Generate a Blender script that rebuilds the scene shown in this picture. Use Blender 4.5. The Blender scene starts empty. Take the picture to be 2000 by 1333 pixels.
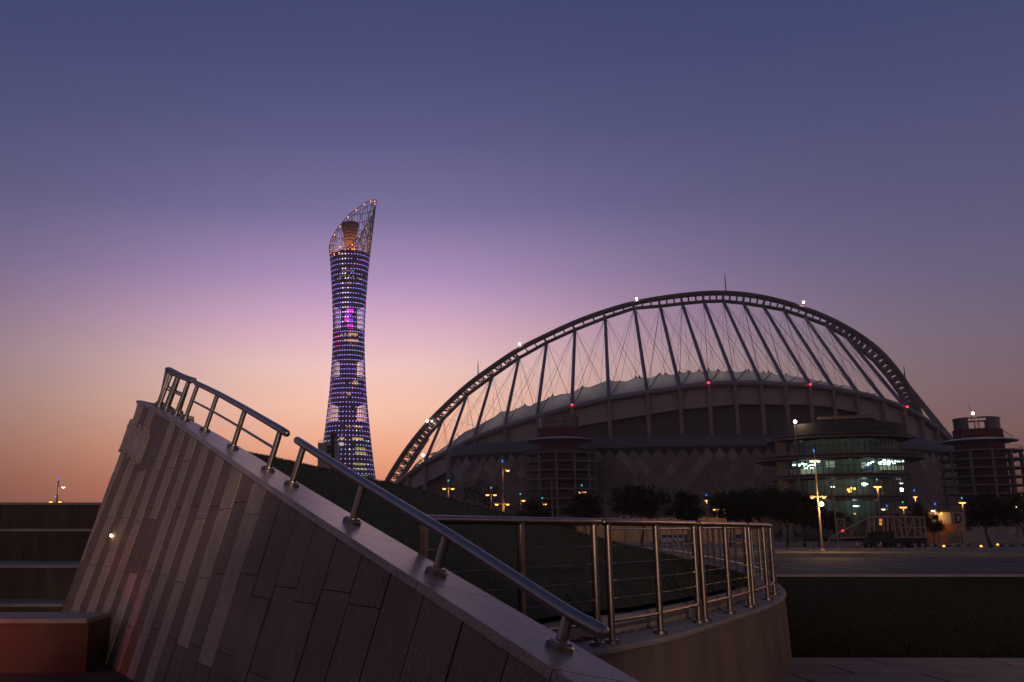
import bpy, math, random
import numpy as np
from mathutils import Vector, Matrix
random.seed(7)
R = math.radians
V = Vector

# ------------------------------------------------------------------ camera
scn = bpy.context.scene
CAMZ = 2.1
FPX, U0, V0 = 1800.0, 800.0, 666.5
PITCH = math.atan((1037.0 - V0) / FPX)
SP, CP = math.sin(PITCH), math.cos(PITCH)
cam_d = bpy.data.cameras.new("Camera")
cam_d.sensor_width = 36.0
cam_d.lens = FPX / 2000.0 * 36.0
cam_d.shift_x = (1000.0 - U0) / 2000.0
cam_d.clip_start = 0.05
cam_d.clip_end = 9000.0
cam = bpy.data.objects.new("Camera", cam_d)
scn.collection.objects.link(cam)
cam.location = (0, 0, CAMZ)
cam.rotation_euler = (math.pi / 2 + PITCH, 0, 0)
scn.camera = cam

# ------------------------------------------------------------------ world: dusk sky
SUN_AZ = -2.5          # bearing of the afterglow, degrees right of +Y
wd = bpy.data.worlds.new("World")
scn.world = wd
wd.use_nodes = True
nt = wd.node_tree
nt.nodes.clear()
N = nt.nodes.new
LK = nt.links.new
def s2l(c):
    return tuple((x / 255 / 12.92) if x / 255 <= 0.04045 else ((x / 255 + 0.055) / 1.055) ** 2.4 for x in c)
def ramp(stops):
    n = N('ShaderNodeValToRGB')
    el = n.color_ramp.elements
    while len(el) < len(stops):
        el.new(0.5)
    for e, (deg, c) in zip(el, stops):
        e.position = deg / 90.0
        e.color = (*s2l(c), 1)
    return n
GLOW = [(0, (180, 102, 78)), (3.0, (222, 142, 108)), (5.0, (244, 172, 138)), (7.5, (252, 198, 174)), (10.0, (246, 202, 196)),
        (12.5, (222, 178, 202)), (15.5, (176, 146, 190)), (19.5, (119, 111, 157)), (24, (87, 89, 133)), (28, (69, 76, 118)), (33, (57, 65, 108)), (60, (46, 50, 76)), (90, (40, 43, 62))]
FARS = [(0, (84, 56, 52)), (3.0, (104, 72, 66)), (5.5, (116, 88, 88)), (8, (116, 95, 104)), (11, (108, 96, 117)), (14, (98, 92, 122)),
        (18, (85, 85, 121)), (23, (71, 77, 115)), (28, (60, 68, 109)), (33, (52, 61, 103)), (60, (46, 50, 76)), (90, (40, 43, 62))]
# unseen sky behind the camera: anti-twilight arch, brightened and warmed to light the wall
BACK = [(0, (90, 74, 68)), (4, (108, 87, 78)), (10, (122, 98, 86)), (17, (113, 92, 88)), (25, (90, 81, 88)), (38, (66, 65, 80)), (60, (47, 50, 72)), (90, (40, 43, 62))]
tc = N('ShaderNodeTexCoord')
sep = N('ShaderNodeSeparateXYZ'); LK(tc.outputs['Generated'], sep.inputs[0])
def M(op, a, b=None, c=None):
    n = N('ShaderNodeMath'); n.operation = op
    for i, x in enumerate((a, b, c)):
        if x is None: continue
        if isinstance(x, (int, float)): n.inputs[i].default_value = x
        else: LK(x, n.inputs[i])
    return n.outputs[0]
el = M('DIVIDE', M('MAXIMUM', M('ARCSINE', sep.outputs[2]), 0.0), math.pi / 2)
az = M('ARCTAN2', sep.outputs[0], sep.outputs[1])
daz = M('SUBTRACT', az, R(SUN_AZ))
g0 = M('DIVIDE', daz, R(18.7))
glow = M('POWER', 2.718, M('MULTIPLY', M('POWER', M('ABSOLUTE', g0), 1.95), -1.0))
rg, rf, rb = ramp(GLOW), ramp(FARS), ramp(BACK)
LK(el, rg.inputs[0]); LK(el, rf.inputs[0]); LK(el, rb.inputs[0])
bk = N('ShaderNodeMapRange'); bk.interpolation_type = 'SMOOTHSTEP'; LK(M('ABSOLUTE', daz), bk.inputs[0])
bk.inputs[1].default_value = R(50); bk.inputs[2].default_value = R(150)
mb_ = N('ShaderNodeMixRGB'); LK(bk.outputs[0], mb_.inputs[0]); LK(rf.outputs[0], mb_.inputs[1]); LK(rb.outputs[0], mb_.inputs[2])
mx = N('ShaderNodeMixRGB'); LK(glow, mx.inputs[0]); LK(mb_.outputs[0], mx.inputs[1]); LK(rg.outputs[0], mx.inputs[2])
sky = N('ShaderNodeTexSky'); sky.sky_type = 'NISHITA'; sky.sun_disc = False
sky.sun_elevation = R(0.5); sky.sun_rotation = R(SUN_AZ); sky.air_density = 1.0; sky.dust_density = 2.0
bg1 = N('ShaderNodeBackground'); LK(mx.outputs[0], bg1.inputs[0]); bg1.inputs[1].default_value = 1.12
bg2 = N('ShaderNodeBackground'); LK(sky.outputs[0], bg2.inputs[0]); bg2.inputs[1].default_value = 0.001
add = N('ShaderNodeAddShader'); LK(bg1.outputs[0], add.inputs[0]); LK(bg2.outputs[0], add.inputs[1])
wo = N('ShaderNodeOutputWorld'); LK(add.outputs[0], wo.inputs[0])

# the sun is just down: only a faint, soft warm light from the afterglow
sd = bpy.data.lights.new("Sun", 'SUN'); sd.energy = 0.12; sd.angle = R(20); sd.color = (1.0, 0.62, 0.42)
so = bpy.data.objects.new("Sun", sd); scn.collection.objects.link(so)
_d = V((math.sin(R(SUN_AZ)), math.cos(R(SUN_AZ)), math.tan(R(5.0))))
so.rotation_euler = _d.to_track_quat('Z', 'Y').to_euler()

vs = scn.view_settings
vs.view_transform = 'Standard'; vs.look = 'None'; vs.gamma = 1.0; vs.exposure = 0.0
vs.use_curve_mapping = False
scn.cycles.use_denoising = True
scn.cycles.use_adaptive_sampling = True
scn.cycles.adaptive_threshold = 0.02
scn.cycles.max_bounces = 6
scn.cycles.volume_bounces = 0
scn.cycles.transparent_max_bounces = 12
scn.cycles.sample_clamp_indirect = 4.0
scn.cycles.caustics_reflective = False
scn.cycles.caustics_refractive = False

# ------------------------------------------------------------------ helpers
COL = scn.collection
def ray(u, v):
    x, y = (u - U0) / FPX, (V0 - v) / FPX
    return V((x, CP - y * SP, SP + y * CP))
def px(u, v, Y):                       # a point seen at (u, v), Y metres in front of the viewpoint
    r = ray(u, v)
    k = Y / r.y
    return V((r.x * k, Y, CAMZ + r.z * k))
def proj(p):
    d = V(p) - V((0, 0, CAMZ))
    zc = d.y * CP + d.z * SP
    yc = -d.y * SP + d.z * CP
    return U0 + FPX * d.x / zc, V0 - FPX * yc / zc
def on_ellipse(u, v, c, a, b, rot=0.0, far=False):   # where the line of sight meets an upright elliptical wall
    r = ray(u, v)
    cr, sr = math.cos(rot), math.sin(rot)
    def T(x, y): return ((x * cr + y * sr) / a, (-x * sr + y * cr) / b)
    dx, dy = T(r.x, r.y); ox, oy = T(-c[0], -c[1])
    A = dx * dx + dy * dy; B = ox * dx + oy * dy; C = ox * ox + oy * oy - 1
    D = B * B - A * C
    k = (-B + (math.sqrt(D) if far else -math.sqrt(D))) / A if D > 0 else -B / A
    return V((r.x * k, r.y * k, CAMZ + r.z * k))
def in_plane(u, v, p0, p1):            # where the line of sight meets the upright plane through p0, p1
    r = ray(u, v)
    ex, ey = p1[0] - p0[0], p1[1] - p0[1]
    k = (p0[0] * ey - p0[1] * ex) / (r.x * ey - r.y * ex)
    return V((r.x * k, r.y * k, CAMZ + r.z * k))
def interp(x, xs, ys): return float(np.interp(x, xs, ys))
def lerp(a, b, t): return a + (b - a) * t

class MB:
    def __init__(s): s.v = []; s.f = []; s.m = []
    def add(s, vs, fs, m=0):
        o = len(s.v); s.v += [tuple(p) for p in vs]
        s.f += [tuple(i + o for i in f) for f in fs]; s.m += [m] * len(fs); return s
    def quad(s, a, b, c, d, m=0): return s.add([a, b, c, d], [(0, 1, 2, 3)], m)
    def hexa(s, p, m=0):       # p: bottom 4, top 4
        return s.add(p, [(3, 2, 1, 0), (4, 5, 6, 7), (0, 1, 5, 4), (1, 2, 6, 5), (2, 3, 7, 6), (3, 0, 4, 7)], m)
    def box(s, c, h, rz=0.0, m=0):
        c = V(c); cr, sr = math.cos(rz), math.sin(rz)
        ps = []
        for z in (-1, 1):
            for x, y in ((-1, -1), (1, -1), (1, 1), (-1, 1)):
                X, Y = x * h[0], y * h[1]
                ps.append(c + V((X * cr - Y * sr, X * sr + Y * cr, z * h[2])))
        return s.hexa(ps, m)
    def tube(s, pts, r, n=8, cap=True, m=0, closed=False):
        pts = [V(p) for p in pts]; k = len(pts)
        rs = r if isinstance(r, (list, tuple)) else [r] * k
        vs = []; fs = []
        t0 = (pts[1] - pts[0]).normalized()
        up = V((0, 0, 1)) if abs(t0.z) < 0.95 else V((1, 0, 0))
        x = t0.cross(up).normalized()
        for i in range(k):
            if closed: t = (pts[(i + 1) % k] - pts[i - 1]).normalized()
            elif i == 0: t = t0
            elif i == k - 1: t = (pts[i] - pts[i - 1]).normalized()
            else: t = ((pts[i + 1] - pts[i]).normalized() + (pts[i] - pts[i - 1]).normalized()).normalized()
            x = (x - t * x.dot(t)).normalized(); y = t.cross(x)
            for j in range(n):
                a = 2 * math.pi * j / n
                vs.append(pts[i] + (x * math.cos(a) + y * math.sin(a)) * rs[i])
        for i in range(k if closed else k - 1):
            i2 = (i + 1) % k
            for j in range(n):
                j2 = (j + 1) % n
                fs.append((i * n + j, i * n + j2, i2 * n + j2, i2 * n + j))
        if cap and not closed:
            fs.append(tuple(range(n))[::-1]); fs.append(tuple((k - 1) * n + j for j in range(n)))
        return s.add(vs, fs, m)
    def rod(s, pts, r, n=12, m=0):     # a tube with rounded ends
        pts = [V(p) for p in pts]
        a = (pts[0] - pts[1]).normalized(); b = (pts[-1] - pts[-2]).normalized()
        P = []; RR = []
        for t in (1.0, 0.92, 0.7, 0.38):
            P.append(pts[0] + a * r * t); RR.append(max(r * math.sqrt(1 - t * t), r * 0.05))
        for p in pts: P.append(p); RR.append(r)
        for t in (0.38, 0.7, 0.92, 1.0):
            P.append(pts[-1] + b * r * t); RR.append(max(r * math.sqrt(1 - t * t), r * 0.05))
        return s.tube(P, RR, n, True, m)
    def lathe(s, prof, c=(0, 0, 0), n=24, a0=0.0, a1=2 * math.pi, m=0, ax=None):
        c = V(c); full = abs(a1 - a0 - 2 * math.pi) < 1e-6
        k = n if full else n + 1
        X, Y, Z = ax if ax else (V((1, 0, 0)), V((0, 1, 0)), V((0, 0, 1)))
        vs = []
        for r_, z in prof:
            for j in range(k):
                a = a0 + (a1 - a0) * j / n
                vs.append(c + X * (r_ * math.cos(a)) + Y * (r_ * math.sin(a)) + Z * z)
        fs = []
        for i in range(len(prof) - 1):
            for j in range(n):
                j2 = (j + 1) % k
                fs.append((i * k + j, i * k + j2, (i + 1) * k + j2, (i + 1) * k + j))
        return s.add(vs, fs, m)
    def ball(s, c, r, n=8, m=0):
        return s.lathe([(max(r * math.sin(math.pi * i / 5), r * 0.02), -r * math.cos(math.pi * i / 5)) for i in range(6)], c, n, m=m)
    def grid(s, rows, m=0):
        h, w = len(rows), len(rows[0])
        return s.add([p for r_ in rows for p in r_], [(i * w + j, i * w + j + 1, (i + 1) * w + j + 1, (i + 1) * w + j) for i in range(h - 1) for j in range(w - 1)], m)

def base_of(o):
    p = V((0, 0, 0))
    while o is not None:
        p = p + o.location; o = o.parent
    return p
def mesh_of(name, mb, mats, off=V((0, 0, 0)), smooth=True, sharp=38):
    me = bpy.data.meshes.new(name)
    me.from_pydata([(x - off.x, y - off.y, z - off.z) for x, y, z in mb.v], [], mb.f)
    for m_ in (mats if isinstance(mats, (list, tuple)) else [mats]): me.materials.append(m_)
    if isinstance(mats, (list, tuple)) and len(mats) > 1: me.polygons.foreach_set('material_index', mb.m)
    if smooth:
        me.polygons.foreach_set('use_smooth', [True] * len(me.polygons))
        me.set_sharp_from_angle(angle=R(sharp))
    me.update(); return me
def obj(name, mb, mats, parent=None, smooth=True, kind=None, label=None):
    off = base_of(parent) if parent else V((0, 0, 0))
    o = bpy.data.objects.new(name, mesh_of(name, mb, mats, off, smooth))
    COL.objects.link(o)
    if parent: o.parent = parent
    if kind: o['kind'] = kind
    if label: o['label'] = label
    return o
def tag(o, label, cat, group=None):
    o['label'] = label; o['category'] = cat
    if group: o['group'] = group
    return o
def thing(name, label, cat, loc=(0, 0, 0), group=None, rz=0.0):
    o = bpy.data.objects.new(name, None); COL.objects.link(o)
    o.empty_display_size = 0.2; o.location = loc; o.rotation_euler = (0, 0, rz)
    return tag(o, label, cat, group)
def copy_tree(o, parent=None):
    c = o.copy(); COL.objects.link(c); c.parent = parent
    for ch in list(o.children): copy_tree(ch, c)
    return c
def point_light(name, loc, power, color, r=0.1, parent=None):
    l = bpy.data.lights.new(name, 'POINT'); l.energy = power; l.color = color; l.shadow_soft_size = r
    o = bpy.data.objects.new(name, l); COL.objects.link(o)
    o.location = V(loc) - (base_of(parent) if parent else V((0, 0, 0)))
    if parent: o.parent = parent
    return o

# ------------------------------------------------------------------ materials
MATS = {}
def mat(name, col, rough=0.7, metal=0.0, var=0.0, scale=3.0, bump=0.0, bscale=60.0, spec=0.5, col2=None, stretch=None, obrand=0.0, det=4.0, streak=0.0):
    if name in MATS: return MATS[name]
    m = bpy.data.materials.new(name); m.use_nodes = True; t = m.node_tree
    p = t.nodes['Principled BSDF']
    p.inputs['Base Color'].default_value = (*col, 1); p.inputs['Roughness'].default_value = rough
    p.inputs['Metallic'].default_value = metal; p.inputs['Specular IOR Level'].default_value = spec
    src = None
    if var > 0 or bump > 0 or obrand > 0:
        co = t.nodes.new('ShaderNodeTexCoord')
        vec = co.outputs['Object']
        geo = t.nodes.new('ShaderNodeNewGeometry'); vec = geo.outputs['Position']
        if stretch:
            mp = t.nodes.new('ShaderNodeMapping'); mp.inputs['Scale'].default_value = stretch
            t.links.new(vec, mp.inputs[0]); vec = mp.outputs[0]
    if var > 0:
        n = t.nodes.new('ShaderNodeTexNoise'); n.inputs['Scale'].default_value = scale; n.inputs['Detail'].default_value = det
        n.inputs['Roughness'].default_value = 0.65
        t.links.new(vec, n.inputs['Vector'])
        r_ = t.nodes.new('ShaderNodeValToRGB')
        r_.color_ramp.elements[0].position = 0.28; r_.color_ramp.elements[1].position = 0.72
        c2 = col2 if col2 else tuple(x * (1 - var) for x in col)
        r_.color_ramp.elements[0].color = (*c2, 1)
        r_.color_ramp.elements[1].color = (*(min(1, x * (1 + var * 0.5)) for x in col), 1)
        t.links.new(n.outputs['Fac'], r_.inputs[0]); src = r_.outputs[0]
    if streak > 0 and src is not None:          # rain streaks and dirt running down the face
        mp2 = t.nodes.new('ShaderNodeMapping'); mp2.inputs['Scale'].default_value = (2.0, 2.0, 0.75)
        t.links.new(vec, mp2.inputs[0])
        n3 = t.nodes.new('ShaderNodeTexNoise'); n3.inputs['Scale'].default_value = 1.3; n3.inputs['Detail'].default_value = 6; n3.inputs['Roughness'].default_value = 0.7
        t.links.new(mp2.outputs[0], n3.inputs['Vector'])
        mr3 = t.nodes.new('ShaderNodeMapRange'); mr3.inputs[1].default_value = 0.42; mr3.inputs[2].default_value = 0.62; mr3.inputs[3].default_value = 1 - streak; mr3.inputs[4].default_value = 1.0
        t.links.new(n3.outputs['Fac'], mr3.inputs[0])
        m3 = t.nodes.new('ShaderNodeVectorMath'); m3.operation = 'SCALE'
        t.links.new(src, m3.inputs[0]); t.links.new(mr3.outputs[0], m3.inputs['Scale']); src = m3.outputs[0]
        n4 = t.nodes.new('ShaderNodeTexNoise'); n4.inputs['Scale'].default_value = 75; n4.inputs['Detail'].default_value = 3
        t.links.new(vec, n4.inputs['Vector'])
        mr4 = t.nodes.new('ShaderNodeMapRange'); mr4.inputs[1].default_value = 0.3; mr4.inputs[2].default_value = 0.7; mr4.inputs[3].default_value = 0.62; mr4.inputs[4].default_value = 1.38
        t.links.new(n4.outputs['Fac'], mr4.inputs[0])
        m4 = t.nodes.new('ShaderNodeVectorMath'); m4.operation = 'SCALE'
        t.links.new(src, m4.inputs[0]); t.links.new(mr4.outputs[0], m4.inputs['Scale']); src = m4.outputs[0]
    if obrand > 0:
        oi = t.nodes.new('ShaderNodeObjectInfo')
        mr = t.nodes.new('ShaderNodeMapRange'); mr.inputs[3].default_value = 1 - obrand; mr.inputs[4].default_value = 1 + obrand
        t.links.new(oi.outputs['Random'], mr.inputs[0])
        mm = t.nodes.new('ShaderNodeVectorMath'); mm.operation = 'SCALE'
        if src is None: mm.inputs[0].default_value = col
        else: t.links.new(src, mm.inputs[0])
        t.links.new(mr.outputs[0], mm.inputs['Scale']); src = mm.outputs[0]
    if src is not None: t.links.new(src, p.inputs['Base Color'])
    if bump > 0:
        n2 = t.nodes.new('ShaderNodeTexNoise'); n2.inputs['Scale'].default_value = bscale; n2.inputs['Detail'].default_value = 5
        t.links.new(vec, n2.inputs['Vector'])
        b = t.nodes.new('ShaderNodeBump'); b.inputs['Strength'].default_value = bump; b.inputs['Distance'].default_value = min(0.02, 0.25 / bscale)
        t.links.new(n2.outputs['Fac'], b.inputs['Height']); t.links.new(b.outputs[0], p.inputs['Normal'])
    MATS[name] = m; return m
def emit(name, col, s, base=(0.05, 0.05, 0.05)):
    if name in MATS: return MATS[name]
    m = bpy.data.materials.new(name); m.use_nodes = True
    p = m.node_tree.nodes['Principled BSDF']
    p.inputs['Base Color'].default_value = (*base, 1)
    p.inputs['Emission Color'].default_value = (*col, 1); p.inputs['Emission Strength'].default_value = s
    MATS[name] = m; return m
def glassmat(name, tint, refl=0.12, rough=0.03):
    if name in MATS: return MATS[name]
    m = bpy.data.materials.new(name); m.use_nodes = True; t = m.node_tree; t.nodes.clear()
    tr = t.nodes.new('ShaderNodeBsdfTransparent'); tr.inputs[0].default_value = (*tint, 1)
    gl = t.nodes.new('ShaderNodeBsdfGlossy'); gl.inputs['Roughness'].default_value = rough
    gl.inputs[0].default_value = (0.45, 0.62, 0.64, 1)
    fr = t.nodes.new('ShaderNodeFresnel'); fr.inputs[0].default_value = 1.6
    ma = t.nodes.new('ShaderNodeMath'); ma.operation = 'ADD'; ma.inputs[1].default_value = refl; ma.use_clamp = True
    t.links.new(fr.outputs[0], ma.inputs[0])
    mi = t.nodes.new('ShaderNodeMixShader'); t.links.new(ma.outputs[0], mi.inputs[0])
    t.links.new(tr.outputs[0], mi.inputs[1]); t.links.new(gl.outputs[0], mi.inputs[2])
    o = t.nodes.new('ShaderNodeOutputMaterial'); t.links.new(mi.outputs[0], o.inputs[0])
    MATS[name] = m; return m

steel = mat('brushed steel', (0.36, 0.325, 0.30), 0.36, 1.0, 0.18, 6.0, bump=0.05, bscale=160)
steel_b = mat('bronze tinted steel', (0.30, 0.235, 0.20), 0.36, 1.0, 0.2, 6.0, bump=0.05, bscale=160)
steel_far = mat('dull steel', (0.30, 0.28, 0.28), 0.4, 0.9)
stone_l = mat('hammered granite light', (0.52, 0.405, 0.345), 0.75, 0, 0.16, 1.6, bump=0.35, bscale=130, obrand=0.05, streak=0.16)
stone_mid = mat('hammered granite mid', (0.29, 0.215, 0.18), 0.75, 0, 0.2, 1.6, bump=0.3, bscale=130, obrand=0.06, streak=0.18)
stone_d = mat('honed granite dark', (0.25, 0.178, 0.145), 0.6, 0, 0.2, 1.6, bump=0.15, bscale=140, obrand=0.06, streak=0.18)
stone_core = mat('wall core', (0.09, 0.07, 0.065), 0.9)
coping_m = mat('polished granite coping', (0.40, 0.325, 0.285), 0.34, 0, 0.36, 2.2, bump=0.03, bscale=90, obrand=0.06, streak=0.2)  # strong tone variation stands in for reflection and shadow patches
render_m = mat('stained render', (0.135, 0.097, 0.08), 0.88, 0, 0.4, 1.0, bump=0.2, bscale=40, stretch=(2.2, 2.2, 0.35))
render_top = mat('concrete wall top', (0.22, 0.20, 0.19), 0.7, 0, 0.3, 2.0, bump=0.2, bscale=50)
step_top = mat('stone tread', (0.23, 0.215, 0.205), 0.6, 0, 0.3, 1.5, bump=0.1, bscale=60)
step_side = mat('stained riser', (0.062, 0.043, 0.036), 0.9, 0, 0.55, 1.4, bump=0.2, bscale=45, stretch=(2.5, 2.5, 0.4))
grass_m = mat('dark grass', (0.026, 0.034, 0.010), 0.95, 0, 0.45, 3.0, bump=0.8, bscale=45, spec=0.2)
blade_m = mat('grass blade', (0.030, 0.040, 0.011), 0.9, 0, 0.5, 9.0, spec=0.2)
soil_m = mat('brown soil', (0.09, 0.06, 0.045), 0.95, 0, 0.4, 8.0, bump=0.6, bscale=50)
asphalt = mat('asphalt', (0.030, 0.031, 0.038), 0.8, 0, 0.3, 0.6, bump=0.2, bscale=60)
ground_m = mat('sandy ground', (0.10, 0.085, 0.07), 0.95, 0, 0.4, 0.15, bump=0.3, bscale=15)
pave_m = mat('grey paving slab', (0.15, 0.14, 0.135), 0.8, 0, 0.3, 1.6, bump=0.2, bscale=70, obrand=0.12)
kerb_m = mat('pale kerb stone', (0.40, 0.37, 0.33), 0.8, 0, 0.3, 1.0)
paint_m = mat('road paint', (0.62, 0.60, 0.56), 0.7, 0, 0.35, 2.5)
LM = mat('lead grey steelwork', (0.17, 0.155, 0.165), 0.5, 0.2, 0.15, 0.2)

# ================================================================== GROUND
g = MB(); S = 4000.0
g.quad((-S, -S, 0), (S, -S, 0), (S, S, 0), (-S, S, 0))
obj('ground', g, ground_m, kind='structure', smooth=False)
# ================================================================== FOREGROUND: sloping battered wall
WP = [(1560, 1625, 3.3), (1400, 1515, 3.66), (1230, 1388, 4.08), (1098, 1310, 4.47), (934, 1208, 5.1), (845, 1155, 5.52), (741, 1085, 6.2),
      (634, 1012, 7.1), (572, 973, 7.75), (509, 931, 8.7), (462, 900, 9.5), (426, 876, 10.35), (381, 846, 11.6), (345, 823, 12.5),
      (311, 799, 13.5), (276, 785, 14.2)]
P3 = np.array([px(*w) for w in WP])
tt = np.concatenate([[0], np.cumsum(np.linalg.norm(np.diff(P3[:, :2], axis=0), axis=1))])
TEND = float(tt[-1])
fx, fy, fz = (np.polyfit(tt, P3[:, i], 4) for i in range(3))
def base_path(t): return V((np.polyval(fx, t), np.polyval(fy, t), np.polyval(fz, t)))
end = base_path(TEND); tg = (base_path(TEND) - base_path(TEND - 0.05)); tgh = V((tg.x, tg.y, 0)).normalized()
nr = V((tgh.y, -tgh.x, 0)); RC = 0.62; sl_end = 0.16
ARC = 1.9 * RC
def wall_top(t):                        # outer top edge of the wall, running uphill and then round the rounded end
    if t <= TEND: return base_path(t)
    s = t - TEND
    if s <= ARC:
        a = s / RC
        p = end + nr * RC + (-nr) * (RC * math.cos(a)) + tgh * (RC * math.sin(a))
        z = end.z + sl_end * RC * math.sin(min(a, 1.0)) - 0.22 * RC * max(0.0, a - 0.9)
        return V((p.x, p.y, z))
    a = ARC / RC; s2 = s - ARC
    q0 = end + nr * RC + (-nr) * (RC * math.cos(a)) + tgh * (RC * math.sin(a)); dd = nr * math.sin(a) + tgh * math.cos(a)
    p = q0 + dd * s2
    return V((p.x, p.y, end.z + sl_end * RC * math.sin(1.0) - 0.22 * RC * 1.0 - 0.3 * s2))
TMAX = TEND + ARC + 0.25
def frame(t):                           # point, 3D tangent, outward-back direction, top normal
    p = wall_top(t); e = 0.04
    T = (wall_top(t + e) - wall_top(t - e)).normalized()
    Th = V((T.x, T.y, 0)).normalized(); Nh = V((Th.y, -Th.x, 0))
    a = R(interp(t, [0, 2.5, TEND, TEND + ARC * 0.6, TMAX], [11, 12, 14.5, 12, 6]))
    B = (Nh * math.cos(a) - V((0, 0, 1)) * math.sin(a)).normalized()
    n = B.cross(T).normalized()
    if n.z < 0: n = -n
    F = T.cross(n).normalized()
    if F.dot(Nh) > 0: F = -F
    return p, T, B, n, F
WID = 0.52
wall = thing('stone_wall', 'battered granite wall of tall striped stone planks with sloping pale coping', 'wall', (-1.5, 8.5, 0))
ts = np.linspace(0, TMAX, 90)
fr = [frame(t) for t in ts]
def down(p, n, z): return p - n * ((p.z - z) / n.z)
body = MB(); rows = []
for p, T, B, n, F in fr:
    a = p - n * 0.03 - F * 0.012; b = p + B * (WID - 0.03) - n * 0.03
    b2 = V((b.x + B.x * 0.1, b.y + B.y * 0.1, 0.0))
    rows.append([down(a, n, -0.2), a, b, b2])
body.grid(rows)
body.add(rows[0], [(0, 1, 2, 3)]); body.add(rows[-1], [(3, 2, 1, 0)])
obj('wall_core', body, stone_core, wall)
# stone planks, each its own piece
rowsz = [4.4, 3.62, 2.95, 2.29, 1.62, 0.96, 0.30, -0.3]
tcol = [0.36]
while tcol[-1] < TEND + ARC: tcol.append(tcol[-1] + interp(tcol[-1], [0, 6, 8.5, TEND], [0.44, 0.44, 0.36, 0.26]))
for c in range(len(tcol) - 1):
    t0 = tcol[c] + 0.008; t1 = tcol[c + 1] - 0.008
    A, Bf = frame(t0), frame(t1)
    jit = random.uniform(-0.05, 0.05) + (0.07 if c % 2 else -0.02)
    top = max(A[0].z, Bf[0].z)
    prev = None
    lev = [z + jit for z in rowsz if z + jit < min(A[0].z, Bf[0].z) - 0.18]
    if len(lev) > 2 and random.random() < 0.35: lev.pop(random.randrange(1, len(lev) - 1))
    proud = 0.021 if c % 2 else 0.024
    for k, zb in enumerate(lev):
        ptA = (A[0] - A[3] * 0.055) if k == 0 else down(A[0], A[3], lev[k - 1] - 0.006)
        ptB = (Bf[0] - Bf[3] * 0.055) if k == 0 else down(Bf[0], Bf[3], lev[k - 1] - 0.006)
        pbA = down(A[0], A[3], zb); pbB = down(Bf[0], Bf[3], zb)
        o = proud + random.uniform(-0.004, 0.004)
        q = MB().hexa([pbA, pbB, ptB, ptA, pbA + A[4] * o, pbB + Bf[4] * o, ptB + Bf[4] * o, ptA + A[4] * o])
        light = (c % 2 == 0)
        if light and random.random() < 0.10: light = False
        m_ = stone_l if light else stone_d
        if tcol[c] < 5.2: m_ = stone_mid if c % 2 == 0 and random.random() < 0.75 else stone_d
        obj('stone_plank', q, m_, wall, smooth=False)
# coping slabs
L = 0.0; sl = 1.32
while L < TMAX - 0.05:
    t0, t1 = L + 0.005, min(L + sl, TMAX) - 0.005
    rws = []
    for i in range(6):
        p, T, B, n, F = frame(lerp(t0, t1, i / 5))
        a = p + F * 0.042
        rws.append([a - n * 0.052, a - n * 0.008, a - F * 0.008, p + B * WID, p + B * WID - n * 0.052])
    q = MB(); w = 5
    q.grid(rws); q.add([x for x in rws[0]], [(0, 1, 2, 3, 4)]); q.add([x for x in rws[-1]], [(4, 3, 2, 1, 0)])
    q.add([rws[i][4] for i in range(6)] + [rws[i][0] for i in range(6)], [(i, i + 1, i + 7, i + 6) for i in range(5)])
    obj('coping_slab', q, coping_m, wall)
    L += sl
# slotted metal plates screwed on near the rounded end
plate_m = mat('pale metal letter plate', (0.52, 0.42, 0.38), 0.45, 0.4, 0.2, 5.0)
screw_m = mat('dark screw', (0.03, 0.03, 0.03), 0.6)
def wall_uv(t, h, out):
    p, T, B, n, F = frame(t)
    return p - n * h + F * out
for k in range(7):
    tc_ = TEND - 0.95 + 0.23 * k; hw = 0.075; h0, h1 = 0.36, 0.84
    q = MB()
    def bar(x0, x1, y0, y1):
        ps = [wall_uv(tc_ + x, h, o) for o in (0.028, 0.055) for x, h in ((x0, y1), (x1, y1), (x1, y0), (x0, y0))]
        q.hexa(ps)
    bar(-hw, -hw * 0.35, h0 + 0.03, h1 - 0.05); bar(hw * 0.35, hw, h0 + 0.09, h1)
    bar(-hw * 0.34, hw * 0.34, h0, h0 + 0.09); bar(-hw * 0.34, hw * 0.34, h0 + 0.20, h0 + 0.27)
    bar(-hw * 0.34, hw * 0.34, h0 + 0.33, h0 + 0.40 - 0.02 * (k % 2)); bar(-hw * 0.34, hw * 0.34, h1 - 0.09, h1 - 0.03)
    bar(hw * 0.36, hw * 0.99, h0 - 0.05, h0 + 0.085)
    pl = obj('letter_plate', q, plate_m, wall, smooth=False)
    sc_ = MB()
    for x, h in ((-0.7, h0 + 0.06), (0.7, h0 + 0.0), (-0.7, h1 - 0.08), (0.7, h1 - 0.03)):
        sc_.ball(wall_uv(tc_ + x * hw, h, 0.056), 0.011, 6)
    obj('screw', sc_, screw_m, pl)
# one small lit marker lamp on the wall face
def t_at_u(u, h=0.0):
    lo, hi = 0.0, TEND
    for _ in range(50):
        m_ = (lo + hi) / 2
        p, T, B, n, F = frame(m_)
        if proj(p + B * WID * 0.55 + n * h)[0] > u: lo = m_
        else: hi = m_
    return (lo + hi) / 2
best = min(((abs(proj(wall_uv(t, h, 0.03))[0] - 217) + abs(proj(wall_uv(t, h, 0.03))[1] - 1047), t, h) for t in np.linspace(TEND - 4, TEND, 60) for h in np.linspace(1, 3.5, 60)))
lp = wall_uv(best[1], best[2], 0.05)
obj('marker_lamp', MB().ball(lp, 0.022, 8), emit('warm marker bulb', (1.0, 0.72, 0.35), 9), wall)
point_light('marker_light', lp + frame(best[1])[4] * 0.06, 0.04, (1.0, 0.7, 0.3), 0.02, wall)

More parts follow.
